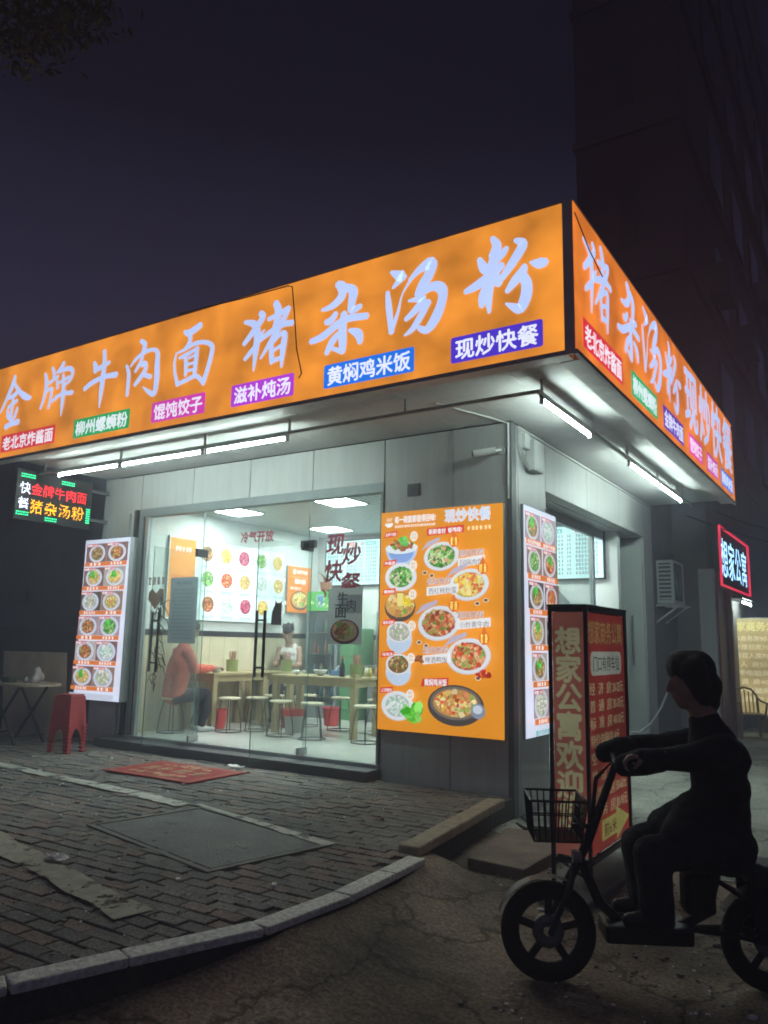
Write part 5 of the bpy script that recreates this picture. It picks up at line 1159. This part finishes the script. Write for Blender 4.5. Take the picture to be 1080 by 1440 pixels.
q = MB(); q.box(-.22,.22,-.22,.22,.40,.43); obj('seat', q, m_tan, ch, bevel=.01, local=True)
for x in (-.2,.2):
    for y in (-.2,.2): q = MB(); q.bar((x,y,.41),(x*1.15,y*1.15,0),.04); obj('leg', q, m_tan, ch, local=True)
    q = MB(); q.tube([(x,-.2,.41),(x*1.15,-.22,.62),(x*1.15,.1,.64),(x,.22,.70)], .02, 6); obj('arm', q, m_tan, ch, local=True)
q = MB(); q.tube([(-.21,.21,.42),(-.21,.25,.72),(-.12,.27,.84),(0,.275,.87),(.12,.27,.84),(.21,.25,.72),(.21,.21,.42)], .022, 6); obj('back_rim', q, m_tan, ch, local=True)
for i in range(5): q = MB(); x = -.14+i*.07; q.bar((x,.22,.43),(x,.27,.83-abs(x)*.4),.035,.01,up=(1,0,0)); obj('back_slat', q, m_tan, ch, local=True)

for i, (a, b, lb) in enumerate((((.2,7.2,4.1),(2.6,16,5.0),'thin overhead cable sagging across the alley above the red framed sign'),((.2,6.9,3.8),(3.2,12,4.2),'lower overhead cable drooping over the alley'),((1.28,4.9,4.7),(.46,9.0,5.3),'black cable from the sign end to the wall behind'))):
    q = MB(); a, b = Vector(a), Vector(b); q.tube([a.lerp(b, k/10)-Vector((0,0,.5*math.sin(math.pi*k/10))) for k in range(11)], .012, 5); tag(obj('overhead_cable', q, m_cable), lb, 'cable')
# tall dark block behind the shop
tbk = thing('apartment_block', 'tall dark reddish apartment block rising behind the shop', 'building', (-1,8,0))
m_tall = M('reddish_render', (.19,.11,.115), .9, 0, .2, .6, .2, 20)
q = MB(); q.box(-1.42,.476,6.5,7.25,4.25,26); q.box(-1.42,.44,7.26,44,5.25,26); obj('wall', q, m_tall, tbk)
for k in range(6):
    z = 8.05+k*2.9; q = MB(); q.box(-1.47,.53,6.44,44.05,z,z+.14); obj('floor_band', q, m_tall, tbk)
m_stw = M('bricked_window', (.13,.085,.09), .8)
m_pane = M('dark_window', (.02,.022,.03), .12, 0, .1)
for k in range(6):
    z = 5.6+k*2.9+(.3 if k == 0 else 0)
    for y in (9.5,12.5,15.5,19,23,27,31):
        wn = MB(); wn.box(.441,.50,y,y+1.5,z,z+1.5); wo_ = obj('window', wn, m_stw, tbk)
        q = MB(); q.box(.502,.505,y+.06,y+.72,z+.06,z+1.44); q.box(.502,.505,y+.78,y+1.44,z+.06,z+1.44); obj('pane', q, m_pane, wo_)
    q = MB(); q.box(-.62,-.30,6.485,6.499,z+.2,z+1.5); obj('stair_window', q, m_stw, tbk)
for i, (y, z) in enumerate(((8.9,8.6),(12.2,8.5),(16.5,11.4))):
    a2 = thing('air_conditioner', ['lowest weathered outdoor unit high on the tall block side wall','weathered outdoor unit farther along the tall block','topmost weathered outdoor unit on the tall block'][i], 'air conditioner', (.6,y,z))
    q = MB(); q.box(.45,.80,y,y+.85,z,z+.6); obj('case', q, M('weathered_white_%d' % i, (.20,.185,.17), .7), a2, bevel=.015)
    q = MB(); q.box(.801,.81,y+.08,y+.6,z+.06,z+.54); obj('fan_guard', q, m_dark, a2)
    q = MB(); q.box(.441,.84,y-.05,y+.9,z-.06,z-.01); obj('bracket', q, m_grey, a2)
# dim blocks added at the left to cover the bright low sky
m_far = M('far_render', (.07,.075,.09), .9, 0, .15, .2)
m_lit = M('lit_far_window', (.9,.8,.6), .5, 0, 0, emit=1.2, ecol=(.9,.85,.75))
for i, (x0, x1, y0, h_, lb) in enumerate(((-34,-21,22,10,'low dark block with a flat roof added beyond the shop'),(-85,-36,30,19,'taller dark block added far behind the folding table'),(-20,-9,34,7.5,'long low dark block hidden behind the shop roof'))):
    fb = thing('apartment_block', lb, 'building', ((x0+x1)/2,y0+5,0)); q = MB(); q.box(x0,x1,y0,y0+10,0,h_); obj('wall', q, m_far, fb)
    q = MB(); q.box(x0-.2,x1+.2,y0-.2,y0+10.2,h_,h_+.3); obj('roof', q, m_dark, fb)
    nx = int((x1-x0)/2.6)
    for a in range(nx):
        for b_ in range(int(h_/3)):
            q = MB(); xx = x0+.8+a*2.6; zz = 1+b_*3; q.box(xx,xx+1.3,y0-.03,y0-.001,zz,zz+1.3); obj('window', q, m_lit if (a, b_) in ((9,9),) and i < 2 else m_pane, fb)
# wall at the left of the shop
lw = thing('garden_wall', 'dark rendered wall running on beside the folding table', 'wall', (-12,1.2,0)); q = MB(); q.box(-16,-6.14,1.2,1.4,0,1.7); obj('wall', q, m_far, lw)

# ================================================================== CYCLIST
P0 = Vector((1.513,-3.11,0)); DV = Vector((.87532,.48355,0)); NV = Vector((-.48355,.87532,0))
def bp(u, w_, z): return P0+DV*u+NV*w_+Vector((0,0,z))
def ebike(name, label, group=None):
    t_ = thing(name, label, 'bicycle', P0, group=group)
    def wheel(u):
        wc = bp(u,0,.222); q = MB(); q.ring(wc,NV,.05,.03,14,6); wh = obj('wheel', q, m_grey, t_, smooth=True)
        q = MB(); q.ring(wc,NV,.185,.040,32,10); obj('tyre', q, m_rubber, wh, smooth=True)
        q = MB(); q.ring(wc,NV,.150,.014,30,6); obj('rim', q, m_dark, wh, smooth=True)
        for k in range(5):
            a = k*2*math.pi/5+.3; q = MB(); d = DV*math.cos(a)+Vector((0,0,math.sin(a))); q.bar(wc+d*.04, wc+d*.15, .035,.02, up=NV); obj('spoke', q, m_dark, wh)
    wheel(0); wheel(1.02)
    q = MB()
    for s_ in (-1,1): q.tube([bp(0,s_*.06,.222),bp(.10,s_*.055,.44),bp(.12,s_*.02,.50)], .014, 8)
    obj('fork', q, m_dark, t_)
    q = MB(); q.tube([bp(.11,0,.47),bp(.20,0,.64),bp(.335,0,.99)], [.024,.022,.018], 10); obj('stem', q, m_dark, t_)
    q = MB(); q.tube([bp(.42,-.27,1.03),bp(.36,-.18,1.02),bp(.335,0,.995),bp(.36,.18,1.02),bp(.42,.27,1.03)], .012, 8); hb = obj('handlebar', q, m_dark, t_)
    for s_ in (-1,1):
        q = MB(); q.cyl(bp(.365,s_*.19,1.022),bp(.425,s_*.28,1.032),.018,n=10); obj('grip', q, m_rubber, hb)
        q = MB(); q.tube([bp(.37,s_*.17,1.02),bp(.33,s_*.21,1.03),bp(.36,s_*.28,1.035)], .005, 5); obj('brake_lever', q, m_steel, hb)
        q = MB(); q.limb([(bp(.33,s_*.215,1.015),.05),(bp(.41,s_*.225,1.035),.062),(bp(.48,s_*.232,1.045),.055)]); obj('handlebar_muff', q, m_cloth_dk, hb, smooth=True)
    q = MB()                                       # step-through frame
    q.tube([bp(.155,0,.55),bp(.24,0,.36),bp(.34,0,.27),bp(.60,0,.26),bp(.74,0,.33),bp(.80,0,.55)], .024, 8); q.tube([bp(.60,0,.26),bp(.86,.055,.25),bp(1.02,.075,.222)], .014, 6); q.tube([bp(.60,0,.26),bp(.86,-.055,.25),bp(1.02,-.075,.222)], .014, 6)
    q.tube([bp(.78,.0,.48),bp(.92,.07,.40),bp(1.02,.085,.235)], .012, 6); q.tube([bp(.78,.0,.48),bp(.92,-.07,.40),bp(1.02,-.085,.235)], .012, 6)
    obj('frame', q, m_dark, t_, smooth=False)
    q = MB(); q.obox(bp(.45,0,.245),(.20,.10,.04),DV,NV,(0,0,1)); obj('footboard', q, m_black, t_, bevel=.015)
    q = MB(); q.obox(bp(.70,0,.42),(.07,.06,.09),DV,NV,(0,0,1)); obj('battery', q, m_black, t_, bevel=.02)
    q = MB(); q.add([bp(.70,-.04,.565),bp(.70,.04,.565),bp(.98,.11,.575),bp(.98,-.11,.575),bp(.71,-.03,.52),bp(.71,.03,.52),bp(.97,.09,.52),bp(.97,-.09,.52)],[(0,1,2,3),(4,7,6,5),(0,4,5,1),(1,5,6,2),(2,6,7,3),(3,7,4,0)]); obj('saddle', q, m_black, t_, bevel=.02)
    q = MB(); q.tube([bp(.90,.06,.46),bp(1.22,.06,.475)], .008, 6); q.tube([bp(.90,-.06,.46),bp(1.22,-.06,.475)], .008, 6)
    for u in (.98,1.08,1.2): q.tube([bp(u,-.06,.47),bp(u,.06,.47)], .006, 6)
    obj('rear_rack', q, m_dark, t_); 
    q = MB(); q.obox(bp(1.06,0,.52),(.15,.10,.045),DV,NV,(0,0,1)); obj('rear_seat', q, m_black, t_, bevel=.02)
    for s_ in (-1,1):
        q = MB(); q.add([bp(.90,s_*.085,.50),bp(1.30,s_*.085,.50),bp(1.28,s_*.10,.20),bp(.93,s_*.10,.24),bp(.90,s_*.065,.50),bp(1.30,s_*.065,.50),bp(1.28,s_*.08,.20),bp(.93,s_*.08,.24)],[(0,1,2,3),(7,6,5,4),(0,4,5,1),(1,5,6,2),(2,6,7,3),(3,7,4,0)]); obj('pannier', q, m_cloth_dk, t_, bevel=.015)
    for k_ in range(3):
        q = MB(); q.tube([bp(.30+.02*k_,.05*(k_-1),1.0),bp(.24,.03*(k_-1),.92),bp(.22,.03*(k_-1),.75),bp(.14,.02*(k_-1),.52)], .004, 5); obj('control_cable', q, m_cable, t_)
    for u, a0, a1 in ((0,20,150),(1.02,30,170)):
        q = MB(); pts_ = [bp(u,0,.222)+(-DV*math.cos(R(a))+Vector((0,0,1))*math.sin(R(a)))*.245 for a in range(a0,a1+1,10)]
        vs_ = []
        for p in pts_: vs_ += [p-NV*.035, p+NV*.035]
        q.add(vs_, [(2*i,2*i+1,2*i+3,2*i+2) for i in range(len(pts_)-1)]); obj('mudguard', q, m_black, t_)
    q = MB(); q.cyl(bp(.16,0,.56),bp(.12,0,.56),.032,n=12); obj('headlamp', q, m_steel, t_)
    # wire basket
    b_ = MB(); u0, u1, v0, v1, zb, zt = -.09,.17,-.15,.15,.65,.835
    def wr(*pts): b_.tube(pts, .0035, 5)
    for z, ex in ((zt,0.0),(.78,.008),(.715,.016),(zb,.025)):
        a, b2, c_, d_ = bp(u0+ex,v0+ex,z), bp(u1-ex,v0+ex,z), bp(u1-ex,v1-ex,z), bp(u0+ex,v1-ex,z); b_.tube([a,b2,c_,d_,a], .006 if z == zt else .0035, 5)
    for i in range(9):
        f = i/8
        for (ua, va), (ub, vb) in (((u0,v0),(u1,v0)),((u1,v0),(u1,v1)),((u1,v1),(u0,v1)),((u0,v1),(u0,v0))):
            uu = ua+(ub-ua)*f; vv = va+(vb-va)*f; wr(bp(uu,vv,zt), bp(uu*.85+.0005,vv*.85,zb))
        wr(bp(u0*.85,(v0+(v1-v0)*f)*.85,zb), bp(u1*.85,(v0+(v1-v0)*f)*.85,zb))
    bk = obj('basket', b_, m_dark, t_)
    q = MB(); q.bar(bp(.12,0,.70),bp(.22,0,.70),.03,.02); obj('basket_bracket', q, m_dark, t_)
    return t_
eb = ebike('electric_bicycle', 'dark step through electric bicycle with wire basket under the rider')
e2 = copy_tree(eb); e2.location = (2.05,7.6,0); e2.rotation_euler = (0,0,R(75)); tag(e2, 'dark electric bicycle parked by the yellow board in the alley')
rd = thing('person', 'rider in dark jacket and trousers on the electric bicycle', 'person', bp(.8,0,.2))
F = -DV
q = MB(); P = head(q, bp(.715,.0,1.385), F+Vector((0,0,-.12)), Vector((0,0,1))+F*.12, 1.05)
q.limb([(bp(.785,0,1.14),.075),(bp(.75,0,1.29),.066)])
for s_ in (-1,1):
    q.limb([(bp(.50,s_*.24,1.06),.04),(bp(.41,s_*.235,1.055),.03)]); hand(q, bp(.43,s_*.235,1.06), F, Vector((0,0,-1)), 1.0, .75, s_)
body('body', q, m_skin, rd, .008, 2)
q = MB(); q.limb([(bp(.81,0,.66),.15),(bp(.825,0,.82),.13),(bp(.825,0,1.0),.132),(bp(.80,0,1.10),.115),(bp(.77,0,1.20),.08)]); q.limb([(bp(.74,0,.76),.13),(bp(.60,-.1,.68),.10)]); q.limb([(bp(.74,0,.76),.13),(bp(.60,.1,.68),.10)])
q.limb([(bp(.84,-.10,1.04),.10),(bp(.84,.10,1.04),.10)]); q.limb([(bp(.84,-.07,.64),.12),(bp(.84,.07,.64),.12)]); q.limb([(bp(.85,-.06,.9),.10),(bp(.85,.06,.9),.10)])
for s_ in (-1,1): q.limb([(bp(.80,s_*.17,1.09),.078),(bp(.62,s_*.225,1.055),.066),(bp(.48,s_*.235,1.055),.05)])
body('jacket', q, m_cloth_dk, rd, .012, 5)
q = MB()
for s_ in (-1,1): q.limb([(bp(.82,s_*.09,.63),.115),(bp(.62,s_*.11,.64),.095),(bp(.46,s_*.115,.605),.085),(bp(.475,s_*.11,.45),.082),(bp(.485,s_*.10,.335),.078)])
body('trousers', q, m_cloth_bk, rd, .012, 4)
for s_ in (-1,1): q = MB(); q.limb([(bp(.50,s_*.10,.325),.045),(bp(.42,s_*.105,.32),.042),(bp(.355,s_*.108,.315),.035)]); body('shoe', q, m_black, rd, .009)
q = MB(); q.limb([(P(-.03,0,.06),.098),(P(.02,0,.075),.09),(P(-.055,0,-.02),.088),(P(-.06,0,-.09),.06)])
for e in (-1,1): q.limb([(P(.0,e*.05,.06),.075),(P(-.03,e*.065,-.06),.045)])
body('hair', q, m_hair, rd, .009, 2)

# ================================================================== TREE reaching in at the top
te = thing('street_tree', 'leafy street tree whose branch tips hang over the pavement', 'tree', (-5.6,-6.2,0))
q = MB(); q.tube([(-5.6,-6.2,0),(-5.5,-6.15,1.5),(-5.35,-6.1,3.2),(-5.0,-5.9,4.6)], [.22,.18,.15,.10], 12)
q.tube([(-5.35,-6.1,3.2),(-4.2,-5.6,4.9),(-3.2,-5.2,5.7),(-2.4,-4.8,6.0)], [.10,.07,.045,.02], 8); q.tube([(-5.0,-5.9,4.6),(-5.4,-6.6,6.2),(-5.8,-7.2,7.2)], [.10,.06,.02], 8); q.tube([(-5.0,-5.9,4.6),(-4.4,-5.0,6.2),(-3.8,-4.2,7.0)], [.09,.05,.02], 8)
obj('trunk', q, m_bark, te, smooth=True)
cl = MB()
def leaf(p, s_):
    a = Vector((rnd.gauss(0,1),rnd.gauss(0,1),rnd.gauss(0,.7)-.35)).normalized(); b = a.orthogonal().normalized(); b.rotate(Matrix.Rotation(rnd.uniform(0,6.28),3,a))
    c_ = a.cross(b)*.12*s_; cl.add([p, p+a*s_*.45+b*s_*.24+c_, p+a*s_, p+a*s_*.45-b*s_*.24+c_], [(0,1,2),(0,2,3)])
cen = []
for i in range(46):
    t0 = rnd.random(); base = Vector((-4.9,-5.7,5.6)).lerp(Vector((-2.45,-4.75,6.15)), t0); cen.append((base+Vector((rnd.gauss(0,.5),rnd.gauss(0,.45),rnd.uniform(-.25,.9))), rnd.uniform(.22,.42)))
for i in range(50): cen.append((Vector((-5.1,-6.2,6.3))+Vector((rnd.gauss(0,1.2),rnd.gauss(0,1.1),rnd.gauss(0,.8))), rnd.uniform(.3,.5)))
for x, y, t0 in ((30,20,6.3),(75,30,6.0),(120,20,6.2),(140,5,6.4),(20,60,5.9),(60,55,6.2),(100,45,6.4),(10,10,5.8),(60,5,6.1),(110,-10,6.3),(35,75,6.1)):
    cen.append((CAM+ray(x,y)*t0, .16))
for c_, r in cen:
    for k in range(70):
        d = Vector((rnd.gauss(0,1),rnd.gauss(0,1),rnd.gauss(0,.8))); leaf(c_+d*r*.55, rnd.uniform(.06,.11))
obj('crown', cl, m_leaf, te)

# ================================================================== HAZE: thin night haze, added to stand in for lens bloom round the lamps
hz = MB(); hz.box(-100,40,-16,60,-1,26.6)
mt = bpy.data.materials.new('haze'); mt.use_nodes = True; n = mt.node_tree; n.nodes.clear()
o_ = n.nodes.new('ShaderNodeOutputMaterial'); v_ = n.nodes.new('ShaderNodeVolumePrincipled')
v_.inputs['Color'].default_value = (.80,.84,1,1); v_.inputs['Density'].default_value = .022; v_.inputs['Anisotropy'].default_value = .2
n.links.new(v_.outputs[0], o_.inputs['Volume'])
tag(obj('haze', hz, mt), kind='stuff')
